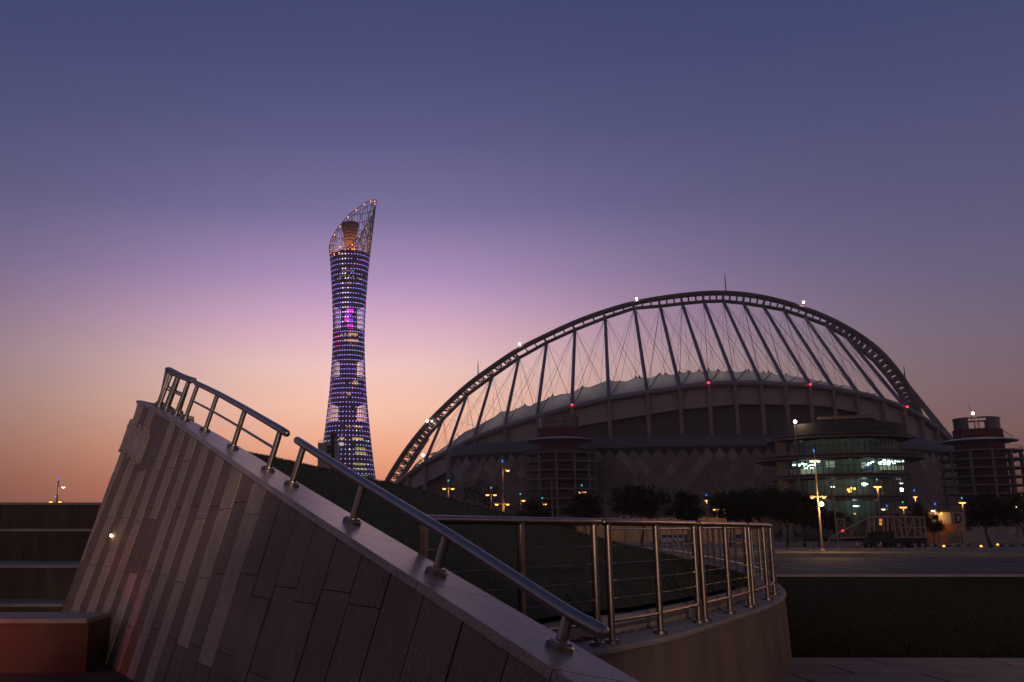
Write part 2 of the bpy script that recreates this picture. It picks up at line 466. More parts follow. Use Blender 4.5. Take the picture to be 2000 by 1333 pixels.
# ------------------------------------------------------------------ handrails on the coping
hs_u = [1092, 851, 687, 569, 523, 454, 400, 343]; hs_h = [0.185, 0.265, 0.325, 0.40, 0.44, 0.49, 0.53, 0.56]
hs_t = [t_at_u(u) for u in hs_u]
def rail_h(t): return interp(t, hs_t + [TMAX], hs_h + [0.58])
def seat_pt(t):
    p, T, B, n, F = frame(t); return p + B * (WID * 0.55), n, T, B
def rail_pt(t, f=1.0):
    q, n, T, B = seat_pt(t); return q + n * rail_h(t) * f
def handrail(label, posts, e0, e1, mid):
    a = thing('handrail', label, 'handrail', seat_pt(posts[0])[0], 'steel handrails up the sloping coping')
    tr = [lerp(posts[0] - e0, posts[-1] + e1, i / 22) for i in range(23)]
    obj('top_rail', MB().rod([rail_pt(t) for t in tr], 0.037, 16), steel, a)
    if mid:
        obj('mid_rail', MB().tube([rail_pt(lerp(posts[0], posts[-1], i / 22), 0.54) for i in range(23)], 0.015, 10), steel, a)
    for t in posts:
        q, n, T, B = seat_pt(t)
        po = obj('post', MB().tube([q, q + n * (rail_h(t) - 0.02)], 0.031, 14), steel, a)
        d = MB().lathe([(0.0, 0.0), (0.072, 0.0), (0.073, 0.026), (0.066, 0.034), (0.058, 0.035), (0.056, 0.046), (0.032, 0.048)], q, 26, ax=(T, B, n))
        obj('base_disc', d, steel, po)
tA = [t_at_u(u) for u in (343, 323, 307)] + [TEND - 0.25, TEND + 0.12, TEND + 0.5, TEND + 0.85, TEND + ARC]
handrail('short steel handrail with low posts at the foot of the sloping coping', [t_at_u(u) for u in (1092, 851, 687, 569)], 0.26, 0.22, False)
handrail('middle steel handrail with a thin second bar on the upper coping', [t_at_u(u) for u in (523, 454, 400, 361)], 0.22, 0.12, True)
handrail('curved steel handrail round the high end of the stone wall', tA, 0.12, 0.06, True)

# ------------------------------------------------------------------ curved retaining wall, fence and grass mound
FP = [(640, 6.0), (740, 6.3), (815, 6.8), (1000, 7.75), (1190, 8.9), (1283, 9.7), (1365, 11.0), (1460, 13.0), (1510, 15.2), (1508, 18.0), (1476, 22.0), (1425, 26.0), (1378, 31), (1335, 38), (1270, 46), (1180, 52)]
WT = 1.08
fp = np.array([((u - U0) / FPX * d / 1.025, d) for u, d in FP])
def chaikin(a, k=3):
    for _ in range(k):
        q = [a[0]]
        for i in range(len(a) - 1):
            q.append(a[i] * 0.75 + a[i + 1] * 0.25); q.append(a[i] * 0.25 + a[i + 1] * 0.75)
        q.append(a[-1]); a = np.array(q)
    return a
fpc = chaikin(fp, 3)
fs_ = np.concatenate([[0], np.cumsum(np.linalg.norm(np.diff(fpc, axis=0), axis=1))])
FL = float(fs_[-1])
def fpt(s): return V((np.interp(s, fs_, fpc[:, 0]), np.interp(s, fs_, fpc[:, 1]), WT))
def fnorm(s):
    d = fpt(min(s + 0.1, FL)) - fpt(max(s - 0.1, 0)); d.normalize()
    return V((d.y, -d.x, 0))           # points outwards (to the lawn side)
rw = thing('retaining_wall', 'low curved rendered retaining wall with stained face below the wire fence', 'retaining wall', (3.0, 10.0, 0))
ss = np.linspace(0, FL, 160)
q = MB(); q.grid([[fpt(s) + fnorm(s) * 0.19 + V((0, 0, -1.5)), fpt(s) + fnorm(s) * 0.14 + V((0, 0, -0.035))] for s in ss])
obj('wall_face', q, render_m, rw)
q = MB(); q.grid([[fpt(s) + fnorm(s) * 0.16 + V((0, 0, -0.045)), fpt(s) + fnorm(s) * 0.16 + V((0, 0, -0.014)), fpt(s) + fnorm(s) * 0.146, fpt(s) - fnorm(s) * 0.30, fpt(s) - fnorm(s) * 0.30 + V((0, 0, -0.4))] for s in ss])
obj('wall_top', q, render_top, rw)

def fence_panel(label, s_posts, e, far=False):
    base = fpt(s_posts[0]); mtl = steel_b if not far else steel_far
    a = thing('wire_fence_panel', label, 'fence', base, 'steel wire fence panels on the curved wall')
    sq = [lerp(s_posts[0] - e, s_posts[-1] + e, i / 10) for i in range(11)]
    top = [fpt(s) + V((0, 0, 1.10)) for s in sq]
    obj('top_rail', MB().rod(top, 0.034, 12), mtl, a)
    obj('bottom_rail', MB().tube([fpt(lerp(s_posts[0], s_posts[-1], i / 8)) + V((0, 0, 0.20)) for i in range(9)], 0.02, 8), mtl, a)
    for s in s_posts:
        b = fpt(s)
        po = obj('post', MB().tube([b, b + V((0, 0, 1.09))], 0.033, 12), mtl, a)
        obj('base_disc', MB().lathe([(0, 0), (0.074, 0), (0.074, 0.03), (0.066, 0.036), (0.03, 0.037)], b, 18), mtl, po)
    for z in (0.40, 0.56, 0.72, 0.88):
        w_ = MB()
        w_.tube([fpt(lerp(s_posts[0], s_posts[-1], i / 8)) + V((0, 0, z)) for i in range(9)], 0.0028, 5)
        for s, sg in ((s_posts[0], 1), (s_posts[-1], -1)):
            d = (fpt(s + sg * 0.14) - fpt(s + sg * 0.03))
            b = fpt(s + sg * 0.03) + V((0, 0, z))
            w_.tube([b, b + d], 0.008, 6)
        obj('wire', w_, mtl, a)
def s_at_u(u):
    c = [(abs(proj(fpt(s) + V((0, 0, 1.1)))[0] - u), s) for s in np.linspace(0, FL, 1500) if fpt(s).y < 15.6]
    return min(c)[1]
fence_panel('wire fence panel nearest the viewer, partly behind the sloping handrail', [s_at_u(828), s_at_u(1016), s_at_u(1159)], 0.07)
fence_panel('wire fence panel in the middle of the near side of the curved wall', [s_at_u(1186), s_at_u(1279), s_at_u(1353)], 0.06)
fence_panel('wire fence panel just left of the bend of the curved wall', [s_at_u(1366), s_at_u(1415), s_at_u(1454)], 0.05)
s0 = s_at_u(1461)
fence_panel('wire fence panel at the bend of the curved wall', [s0, s0 + 1.3, s0 + 2.6], 0.05)
s0 += 2.75; ordw = ['first', 'second', 'third', 'fourth', 'fifth', 'sixth', 'seventh', 'eighth', 'ninth', 'tenth', 'eleventh', 'twelfth', 'thirteenth']
k = 0
while s0 + 2.7 < FL and k < 13:
    fence_panel('far-side wire fence panel, %s from the bend, behind the grass mound' % ordw[k], [s0, s0 + 1.3, s0 + 2.6], 0.05, True)
    s0 += 2.78; k += 1

# mound
SIL = [(380, 862), (430, 871), (495, 886.5), (540, 895), (590, 906), (646, 919), (690, 929), (738, 939), (802, 953), (870, 973), (925, 987), (980, 1001), (1025, 1010), (1107, 1032),
       (1130, 1039), (1190, 1056), (1272, 1075), (1323, 1087), (1373, 1102), (1428, 1114), (1450, 1121), (1470, 1130)]
DS = [(380, 31), (500, 30), (800, 27), (1000, 23), (1200, 19), (1330, 17), (1430, 15.9), (1470, 15.6)]
DN = [(380, 13.6), (430, 12), (509, 10.4), (634, 8.7), (741, 8.1), (850, 7.8), (1000, 8.5), (1120, 9.5), (1223, 10.2), (1284, 10.9), (1348, 11.9), (1411, 13.3), (1450, 14.6), (1470, 15.3)]
ZN = [(380, 1.9), (634, 1.45), (850, 1.3), (1470, 1.30)]
us = list(range(380, 1471, 8)); NR = 26; NB = 8
gr = []
hill_top = {}
for u in us:
    dn = interp(u, *zip(*DN)); ds = interp(u, *zip(*DS)); vs_ = interp(u, *zip(*SIL)); zn = interp(u, *zip(*ZN))
    crest = px(u, vs_, ds); zs = crest.z
    col = []
    for i in range(NR + 1):
        t = i / NR; d = lerp(dn, ds, t)
        gz = math.sin(t * 1.32) / math.sin(1.32)
        z = zn + (zs - zn) * gz
        zl = CAMZ + (zs - CAMZ) / ds * d        # never above the line of sight to the crest
        z = min(z, zl - 0.002 * (1 - t))
        col.append(V((crest.x / ds * d, d, z)))
    for i in range(1, NB + 1):
        t = i / NB; d = ds + t * 14
        z = zs - (zs - 0.0) * (t * t * (3 - 2 * t)) if i < NB else -0.1
        z = min(z, CAMZ + (zs - CAMZ) / ds * d - 0.05 * t - 0.3 * t * t)
        col.append(V((crest.x / ds * d + 0.0, d, z)))
    gr.append(col)
mound = MB().grid(gr)
obj('grass_mound', mound, grass_m, kind='structure')
# short blades over the mound and its skyline
bl = MB()
for _ in range(20000):
    i = random.randrange(len(us) - 1); j = int(random.random() ** 0.8 * (NR + 1)); j = min(j, NR)
    a, b, c, d = gr[i][j], gr[i + 1][j], gr[i + 1][j + 1], gr[i][j + 1]
    x, y = random.random(), random.random()
    p = lerp(lerp(a, b, x), lerp(d, c, x), y)
    h = random.uniform(0.015, 0.032) * (0.6 + p.y / 25); w_ = h * 0.22; an = random.random() * 6.28
    dx, dy = math.cos(an) * w_, math.sin(an) * w_
    lean = V((random.uniform(-1, 1), random.uniform(-1, 1), 0)) * h * 0.6
    bl.add([p + V((-dx, -dy, -0.01)), p + V((dx, dy, -0.01)), p + lean + V((0, 0, h))], [(0, 1, 2)])
tag(obj('mound_grass', bl, blade_m, kind='stuff', smooth=False), 'short dark grass blades covering the rounded mound', 'grass')
# kerb round the mound foot, and the soil strip behind the fence
q = MB(); rows = []
for u in range(1000, 1486, 9):
    dn = interp(u, *zip(*DN)) - 0.03; x = (u - U0) / FPX / 1.03
    rows.append([V((x * (dn - 0.26), dn - 0.26, 1.02)), V((x * (dn - 0.26), dn - 0.26, 1.235)), V((x * (dn - 0.24), dn - 0.24, 1.25)), V((x * (dn + 0.02), dn + 0.02, 1.25)), V((x * (dn + 0.02), dn + 0.02, 1.0))])
q.grid(rows)
tag(obj('mound_kerb', q, render_top), 'grey concrete kerb curving round the foot of the grass mound', 'kerb')
q = MB(); rows = []
for s in np.linspace(2.5, FL * 0.55, 60):
    rows.append([fpt(s) - fnorm(s) * 0.28 + V((0, 0, 0.004)), fpt(s) - fnorm(s) * 2.4 + V((0, 0, 0.02))])
q.grid(rows); obj('soil_strip', q, soil_m, kind='structure')
pe = MB()
for _ in range(2600):
    s = random.uniform(3.0, FL * 0.5); p = fpt(s) - fnorm(s) * random.uniform(0.28, 1.2)
    r_ = random.uniform(0.008, 0.028)
    pe.lathe([(0.001, r_ * 0.7), (r_, r_ * 0.25), (r_ * 0.9, -0.01)], p + V((0, 0, 0.01)), 5, random.random(), random.random() + 2 * math.pi)
tag(obj('gravel_strip', pe, mat('brown gravel', (0.15, 0.11, 0.09), 0.9, 0, 0.5, 40), kind='stuff'), 'loose brown gravel between the wire fence and the mound kerb', 'gravel')

# ------------------------------------------------------------------ stepped terraces on the left
ter = thing('stepped_terrace', 'stepped stone seating terraces with weathered risers left of the wall', 'terrace', (-9, 16, 0.45))
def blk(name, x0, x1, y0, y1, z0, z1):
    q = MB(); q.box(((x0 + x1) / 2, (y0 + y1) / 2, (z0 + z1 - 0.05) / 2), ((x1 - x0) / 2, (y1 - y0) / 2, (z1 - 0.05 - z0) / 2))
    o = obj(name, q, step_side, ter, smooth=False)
    # tread slabs with a small nosing
    x = x0
    while x < x1 - 0.01:
        xe = min(x + 1.9, x1)
        obj('tread_slab', MB().box(((x + xe) / 2, (y0 - 0.03 + y1) / 2, z1 - 0.023), ((xe - x) / 2 - 0.004, (y1 - y0 + 0.03) / 2 - 0.002, 0.025)), step_top, o, smooth=False)
        x = xe
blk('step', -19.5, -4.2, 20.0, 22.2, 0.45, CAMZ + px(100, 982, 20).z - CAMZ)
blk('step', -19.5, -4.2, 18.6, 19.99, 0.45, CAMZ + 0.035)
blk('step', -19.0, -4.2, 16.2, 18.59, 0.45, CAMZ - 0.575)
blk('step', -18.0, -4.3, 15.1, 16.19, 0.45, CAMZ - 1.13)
fb = thing('stone_bench', 'low stone bench block glowing red in front of the terraces', 'bench', (-6, 11.8, 0.45))
bs = MB().box((-6.94, 11.9, 0.735), (3.1, 0.42, 0.285)); obj('bench_block', bs, mat('red light tinted granite', (0.085, 0.04, 0.034), 0.85, 0, 0.4, 1.6, bump=0.2, bscale=45), fb, smooth=False)  # base colour reddened to strengthen the red light on the bench
x = -10.04
while x < -3.85:
    obj('seat_slab', MB().box((x + 0.62, 11.875, 1.046), (0.616, 0.455, 0.026)), step_top, fb, smooth=False); x += 1.24
pl = MB(); pl.box((-8.5, 4.0, 0.2), (9.5, 12.5, 0.25))
obj('plaza_floor', pl, mat('plaza paving', (0.06, 0.055, 0.052), 0.85, 0, 0.4, 1.0, bump=0.2), kind='structure', smooth=False)
# the red marker lamp that stands on the plaza, left of the view
rl = thing('red_marker_lamp', 'small bollard lamp with red lens on the plaza beside the bench', 'lamp', (-5.75, 10.7, 0.45))
obj('bollard', MB().lathe([(0, 0), (0.09, 0), (0.09, 0.03), (0.05, 0.05), (0.05, 0.3), (0, 0.3)], (-5.75, 10.7, 0.45), 16), mat('black metal', (0.02, 0.02, 0.02), 0.5), rl)
obj('lens', MB().lathe([(0.045, 0.301), (0.05, 0.33), (0.045, 0.38), (0, 0.4)], (-5.75, 10.7, 0.45), 16), emit('red lens', (1, 0.02, 0.01), 5), rl)
_l = bpy.data.lights.new('red_light', 'SPOT'); _l.energy = 26; _l.color = (1.0, 0.03, 0.015); _l.spot_size = R(92); _l.spot_blend = 0.8; _l.shadow_soft_size = 0.04
_ro = bpy.data.objects.new('red_light', _l); COL.objects.link(_ro); _ro.parent = rl
_ro.location = V((-5.75, 10.3, 0.8)) - rl.location
_ro.rotation_euler = (V((-5.75, 10.3, 0.8)) - V((-4.95, 11.48, 0.5))).to_track_quat('Z', 'Y').to_euler()

# ------------------------------------------------------------------ lawn, pavement, road on the right
lawn_m = mat('near black lawn', (0.012, 0.016, 0.005), 1.0, 0, 0.4, 2.0, spec=0.05)  # very dark base colour for the lawn
q = MB(); q.quad((2.0, 15.9, 0.012), (60, 15.9, 0.012), (60, 44, 0.012), (-20, 44, 0.012)); obj('lawn', q, lawn_m, kind='structure', smooth=False)
bl = MB()
for _ in range(26000):
    y = 15.9 + (random.random() ** 1.6) * 26; x = random.uniform(0.28 * y, 0.72 * y)
    if x < 6 and y < 22: continue
    p = V((x, y, 0.0)); h = random.uniform(0.03, 0.07); w_ = h * 0.16; an = random.random() * 6.28
    dx, dy = math.cos(an) * w_, math.sin(an) * w_
    bl.add([p + V((-dx, -dy, 0)), p + V((dx, dy, 0)), p + V((random.uniform(-.04, .04), random.uniform(-.04, .04), h))], [(0, 1, 2)])
tag(obj('lawn_grass', bl, lawn_m, kind='stuff', smooth=False), 'dark mown grass of the lawn between pavement and road', 'grass')
lf = MB()
for _ in range(34):
    y = random.uniform(16.3, 40); x = random.uniform(0.36 * y, 0.7 * y); s = random.uniform(0.025, 0.05); a = random.random() * 6
    p = V((x, y, 0.06)); e = V((math.cos(a) * s, math.sin(a) * s, random.uniform(0, .02))); f = V((-math.sin(a) * s * .5, math.cos(a) * s * .5, 0))
    lf.quad(p - e, p + f, p + e, p - f)
tag(obj('fallen_leaves', lf, mat('dry leaf', (0.16, 0.12, 0.05), 0.8), kind='stuff', smooth=False), 'few dry yellow leaves scattered on the dark lawn', 'leaves')
pv = MB(); pv.quad((3.0, 4, 0.008), (40, 4, 0.008), (40, 15.88, 0.008), (3.0, 15.88, 0.008))
pave = obj('pavement', pv, mat('joint sand', (0.04, 0.036, 0.033), 0.95), kind='structure', smooth=False)
ra = R(-7); ca, sa = math.cos(ra), math.sin(ra)
for j in range(4):
    for i in range(9):
        w_, d_ = 1.9, 0.86
        cx, cy = 4.6 + i * w_ + (0.95 if j % 2 else 0) , 15.45 - j * d_
        cy += (cx - 8) * -0.008
        obj('paving_slab', MB().box((cx, cy, 0.03 + random.uniform(-.004, .004)), (w_ / 2 - 0.022, d_ / 2 - 0.022, 0.03), R(random.uniform(-0.5, 0.5))), pave_m, pave, smooth=False)
pb = MB()
for _ in range(1500):
    p = V((random.uniform(4.2, 12), random.uniform(10.6, 12.4), 0.02)); r_ = random.uniform(0.02, 0.06)
    pb.lathe([(0.001, r_ * 0.6), (r_, r_ * 0.2), (r_ * 0.9, -0.02)], p, 6, random.random(), random.random() + 2 * math.pi)
tag(obj('pebble_bed', pb, mat('grey pebble', (0.22, 0.2, 0.19), 0.85, 0, 0.5, 20), kind='stuff'), 'pale pebbles in the bed in front of the pavement', 'pebbles')

rd = MB(); rd.quad((-200, 44.3, 0.012), (300, 44.3, 0.012), (300, 76, 0.012), (-200, 76, 0.012))
road = obj('road', rd, asphalt, kind='structure', smooth=False)
kb = MB(); kb.box((50, 44.15, 0.05), (250, 0.15, 0.06)); obj('near_kerb', kb, kerb_m, road, smooth=False)
mk = MB(); mk.quad((-200, 59.3, 0.016), (300, 59.3, 0.016), (300, 60.3, 0.016), (-200, 60.3, 0.016)); obj('road_line', mk, mat('worn road line', (0.14, 0.135, 0.13), 0.8, 0, 0.4, 1.5), road, smooth=False)
for i in range(9):
    x = 18.5 + i * 3.15
    obj('bay_line', MB().quad((x + 0.5, 51.2, 0.016), (x + 0.68, 51.2, 0.016), (x + 0.18, 55.6, 0.016), (x, 55.6, 0.016)), paint_m, road, smooth=False)
for i in range(9):
    x = 28.5 + i * 3.3
    obj('bay_line', MB().quad((x + 0.9, 70.3, 0.016), (x + 1.1, 70.3, 0.016), (x + 0.2, 74.8, 0.016), (x, 74.8, 0.016)), paint_m, road, smooth=False)
vg = MB(); vg.box((50, 88, 0.14), (260, 11.9, 0.14)); verge = obj('verge', vg, mat('verge paving', (0.19, 0.165, 0.14), 0.9, 0, 0.35, 0.6, bump=0.2, bscale=20), kind='structure', smooth=False)
for i in range(48):
    x = 14 + i * 1.5
    obj('kerb_stone', MB().box((x, 75.98, 0.16), (0.744, 0.14, 0.17)), kerb_m, verge, smooth=False)
gv = MB()
for _ in range(2600):
    p = V((random.uniform(22, 68), random.gauss(93, 2.2), 0.28)); r_ = random.uniform(0.05, 0.2)
    gv.lathe([(0.002, r_ * 0.9), (r_, r_ * 0.4), (r_ * 0.8, -0.03)], p, 5, random.random(), random.random() + 2 * math.pi)
tag(obj('pebble_strip', gv, mat('pale pebble', (0.30, 0.29, 0.27), 0.9, 0, 0.6, 3), kind='stuff', smooth=False), 'strip of pale stones and low plants along the far side of the road', 'pebbles')
lot = MB(); lot.quad((-300, 100, 0.02), (400, 100, 0.02), (400, 330, 0.02), (-300, 330, 0.02)); obj('parking_lot', lot, mat('car park paving', (0.085, 0.08, 0.078), 0.8, 0, 0.3, 0.2), kind='structure', smooth=False)
# ================================================================== STADIUM
SC, SR = V((121.3, 462.4, 0)), 130.0
stad = thing('stadium', 'oval stadium bowl under a big cable-stayed lattice arch', 'stadium', SC)
fascia_m = mat('grey beige cladding', (0.42, 0.38, 0.385), 0.8, 0, 0.12, 0.4)
recess_m = mat('dark recess wall', (0.145, 0.13, 0.128), 0.9, 0, 0.15, 0.3)
tubew = mat('grey painted tube', (0.30, 0.275, 0.30), 0.5, 0, 0.1, 0.3)
membr = mat('white roof membrane', (0.80, 0.77, 0.77), 0.6, 0, 0.06, 0.1)
_t = membr.node_tree; _o = _t.nodes['Material Output']; _p = _t.nodes['Principled BSDF']
_tl = _t.nodes.new('ShaderNodeBsdfTranslucent'); _tl.inputs[0].default_value = (0.72, 0.66, 0.62, 1)
_mx = _t.nodes.new('ShaderNodeMixShader'); _mx.inputs[0].default_value = 0.5
_t.links.new(_p.outputs[0], _mx.inputs[1]); _t.links.new(_tl.outputs[0], _mx.inputs[2]); _t.links.new(_mx.outputs[0], _o.inputs[0])
TOPS = [(866, 820), (913, 773), (962, 737), (1014, 701), (1068, 671), (1123, 646), (1182, 623), (1239, 604), (1289, 600), (1332, 595), (1374, 591), (1412, 590), (1451, 594), (1490, 600), (1529, 607), (1571, 621), (1612, 636), (1650, 658)]
BOTS = [(830, 902), (875, 879), (927, 853), (986, 831), (1049, 812), (1117, 792), (1189, 776), (1264, 764), (1327, 755), (1384, 747), (1435, 746), (1486, 746), (1534, 749), (1581, 750), (1627, 757), (1674, 766), (1725, 779), (1766, 793)]
RIM = [(762, 955), (796, 925)] + BOTS + [(1800, 812), (1830, 834), (1850, 852), (1862, 866)]
ru = [a for a, b in RIM]; rv = [b + 3 for a, b in RIM]
def rim_at(u, dr=0.0, dv=0.0):
    return on_ellipse(u, interp(u, ru, rv) + dv, SC, SR + dr, SR + dr)
rim_front = [rim_at(u) for u in np.linspace(766, 1861, 90)]
a_l = math.atan2(rim_front[0].y - SC.y, rim_front[0].x - SC.x); a_r = math.atan2(rim_front[-1].y - SC.y, rim_front[-1].x - SC.x)
zl, zr = rim_front[0].z, rim_front[-1].z
al2 = a_l if a_l > 0 else a_l + 2 * math.pi
back = []
for i in range(1, 40):
    t = i / 40; a = lerp(a_r, al2 if al2 > a_r else al2 + 2 * math.pi, t)
    back.append(V((SC.x + SR * math.cos(a), SC.y + SR * math.sin(a), lerp(zr, zl, t) + 6 * math.sin(math.pi * t))))
ring = rim_front + back
obj('rim_tube', MB().tube(ring, 1.05, 10, closed=True), tubew, stad)
# recessed inner wall all the way round
def toward(p, d):
    v = V((SC.x - p.x, SC.y - p.y, 0)).normalized(); return V((p.x, p.y, p.z)) + v * d
rows = [[V((toward(p, 4).x, toward(p, 4).y, 0)), toward(p, 4) + V((0, 0, -0.4))] for p in ring + [ring[0]]]
obj('bowl_wall', MB().grid(rows), recess_m, stad)
# fascia panels, one per bay
FB = [(762, 972), (796, 958), (831, 941), (870, 920), (930, 893), (1000, 867), (1137, 830), (1320, 800), (1440, 789), (1575, 790), (1625, 795), (1675, 805), (1720, 822), (1780, 850), (1830, 868), (1862, 885)]
edges = [766, 797] + [b[0] for b in BOTS] + [1800, 1830, 1860]
for k in range(len(edges) - 1):
    rws = []
    for i in range(7):
        u = lerp(edges[k], edges[k + 1], i / 6)
        t_ = rim_at(u); b_ = on_ellipse(u, interp(u, *zip(*FB)), SC, SR, SR)
        z0 = min(b_.z, t_.z - 1.2)
        ti, tb = toward(t_, 1.2), toward(V((t_.x, t_.y, z0)), 1.2)
        rws.append([toward(tb, 1.4), tb, ti])
    obj('fascia_panel', MB().grid(rws), fascia_m, stad)
for u in edges[1:]:
    p = rim_at(u)
    col = obj('rim_column', MB().tube([V((p.x, p.y, 0)), V((p.x, p.y, p.z - 0.6))], 0.72, 8), tubew, stad)
    q = MB()                                     # the small splayed brackets under the rim
    tdir = V((-(p.y - SC.y), p.x - SC.x, 0)).normalized()
    for sgn in (-1, 1):
        q.tube([p + V((0, 0, -4.2)), p + tdir * sgn * 3.0 + V((0, 0, -1.0))], 0.22, 5)
    obj('bracket', q, tubew, col)
# dark openings with crossed braces at the left end
for k in (0, 1, 2):
    u0_, u1_ = edges[k + 1], edges[k + 2]
    a_, b_ = toward(rim_at(u0_), 2.0), toward(rim_at(u1_), 2.0)
    q = MB(); q.tube([V((a_.x, a_.y, 2)), V((b_.x, b_.y, b_.z * 0.6))], 0.25, 5); q.tube([V((b_.x, b_.y, 2)), V((a_.x, a_.y, a_.z * 0.6))], 0.25, 5)
    obj('cross_brace', q, tubew, stad)
# lit strip window
q = MB(); sg = []
for u, vt, vb in ((996, 873, 874.5), (1008, 868.5, 872), (1020, 864.5, 871.5), (1031, 861, 871)):
    sg.append([toward(on_ellipse(u, vb, SC, SR, SR), 0.9), toward(on_ellipse(u, vt, SC, SR, SR), 0.9)])
q.grid(sg); lw = obj('lit_strip_window', q, emit('pale window light', (0.75, 0.68, 0.38), 0.55), stad, smooth=False)
q = MB()
for u in (1008, 1016, 1024): q.tube([toward(on_ellipse(u, 873, SC, SR, SR), 0.6), toward(on_ellipse(u, 862, SC, SR, SR), 0.6)], 0.12, 4)
obj('mullion', q, recess_m, lw)

# roof membrane
RT = [(800, 921), (840, 893), (875, 868), (893, 856), (907, 844), (930, 834), (957, 819), (968, 813), (978, 804), (1000, 803), (1025, 791), (1035, 794), (1044, 788), (1062, 783), (1079, 773), (1085, 775), (1090, 771), (1115, 768), (1137, 756), (1150, 757), (1190, 742), (1200, 745),
      (1225, 745), (1242, 737), (1246, 739), (1249, 736.5), (1270, 739), (1289, 731), (1294, 733), (1300, 730.5), (1315, 733), (1327, 726.5), (1336, 729), (1344, 725), (1355, 728), (1365, 723.5), (1375, 727), (1384, 722.5), (1393, 726), (1402, 723), (1413, 727), (1424, 723), (1440, 727.5), (1462, 723), (1478, 729), (1491, 727), (1496, 729), (1501, 726.5), (1518, 733),
      (1535, 731.5), (1555, 737), (1575, 738), (1595, 744), (1615, 746.5), (1640, 753), (1660, 755), (1680, 764), (1700, 769), (1711, 769), (1730, 780)]
RIN = 104.0
def roof_in(u): return on_ellipse(u, interp(u, *zip(*RT)), SC, RIN, RIN)
redges = [800] + [b[0] for b in BOTS[:16]] + [1711]
for k in range(len(redges) - 1):
    rws = []
    n_ = 14
    for i in range(n_ + 1):
        u = lerp(redges[k], redges[k + 1], i / n_)
        a_ = toward(rim_at(u), 0.4) + V((0, 0, 0.6)); b_ = roof_in(u)
        if b_.z < a_.z + 0.3: b_.z = a_.z + 0.3
        col = []
        for j in range(7):
            t = j / 6; p = lerp(a_, b_, t)
            p.z -= 1.6 * math.sin(math.pi * t) * (0.35 + 0.65 * math.sin(math.pi * i / n_))
            col.append(p)
        rws.append(col)
    obj('roof_panel', MB().grid(rws), membr, stad)
for k, (u, v) in enumerate(BOTS[1:16]):
    a_ = toward(rim_at(u), 0.4) + V((0, 0, 0.8)); b_ = roof_in(min(u + 22, 1705))
    m_ = lerp(a_, b_, 0.45) + V((0, 0, -0.6))
    obj('roof_rib', MB().tube([a_, m_, b_ + V((0, 0, 0.3))], 0.22, 5), LM, stad)
for i in range(1, len(RT) - 1):
    if RT[i][1] < RT[i - 1][1] and RT[i][1] < RT[i + 1][1]:
        b_ = roof_in(RT[i][0]); obj('roof_peak', MB().lathe([(0.7, -0.6), (0.25, 0.3), (0.02, 0.7)], b_, 6), LM, stad)

for k in range(7):                              # lights added under the roof to brighten the fabric from below
    u = lerp(880, 1640, k / 6); p = roof_in(u); p = toward(p, 3); p.z -= 13
    point_light('roof_fill_light', p, 1300, (1.0, 0.93, 0.9), 0.5, stad)
# lattice arch standing in an upright plane between the two ends of the bowl
PA, PB = (-9.0, 460.0), (233.0, 396.0)
an = V((-(PB[1] - PA[1]), PB[0] - PA[0], 0)).normalized()
if an.y > 0: an = -an
OUT = [(735, 975), (752, 944), (766, 919.5), (793, 877), (832, 828), (871, 789), (915, 748), (964, 713), (1012, 680), (1068, 653), (1123, 627), (1181, 606), (1240, 589), (1286, 581), (1330, 575), (1372, 571), (1412, 570), (1450, 572.5), (1487, 578), (1525, 586.5), (1562, 598), (1610, 616), (1650, 636), (1687, 659), (1721, 686), (1751, 721), (1774, 754), (1785, 776), (1793, 797), (1801, 822)]
BOT = [(752, 985), (772, 949), (798, 909), (823, 870), (842, 846)] + TOPS + [(1677, 681), (1708, 707), (1733, 736), (1756, 768), (1769, 790), (1778, 808), (1787, 832)]
def curve(pts, n):
    a = np.array(pts, float); s = np.concatenate([[0], np.cumsum(np.linalg.norm(np.diff(a, axis=0), axis=1))])
    q = np.linspace(0, s[-1], n); return np.stack([np.interp(q, s, a[:, 0]), np.interp(q, s, a[:, 1])], 1)
outc = chaikin(np.array(OUT, float), 2); outd = curve(outc, 900)
def match(b):
    i = int(np.argmin(np.linalg.norm(outd - np.array(b), axis=1))); return outd[i]
HWID = 1.7
nodes = []
for k in range(len(BOT) - 1):
    for j in range(3):
        b = np.array(BOT[k]) * (1 - j / 3) + np.array(BOT[k + 1]) * (j / 3)
        nodes.append((k, j, b, match(b)))
nodes.append((len(BOT) - 1, 0, np.array(BOT[-1], float), match(BOT[-1])))
arch3 = []
for k, j, b, o in nodes:
    B_ = in_plane(b[0], b[1] - 1.5, PA, PB); O_ = in_plane(o[0], o[1] + 2.5, PA, PB)
    arch3.append((k, j, B_, O_))
for sgn in (-1, 1):
    obj('arch_chord', MB().tube([O_ + an * HWID * sgn for _, _, B_, O_ in arch3], 0.86, 8), LM, stad)
    obj('arch_chord', MB().tube([B_ + an * HWID * sgn * 0.8 for _, _, B_, O_ in arch3], 0.55, 8), LM, stad)
obj('arch_walkway', MB().tube([lerp(B_, O_, 1.12) for _, _, B_, O_ in arch3[6:-10]], 0.10, 4), LM, stad)
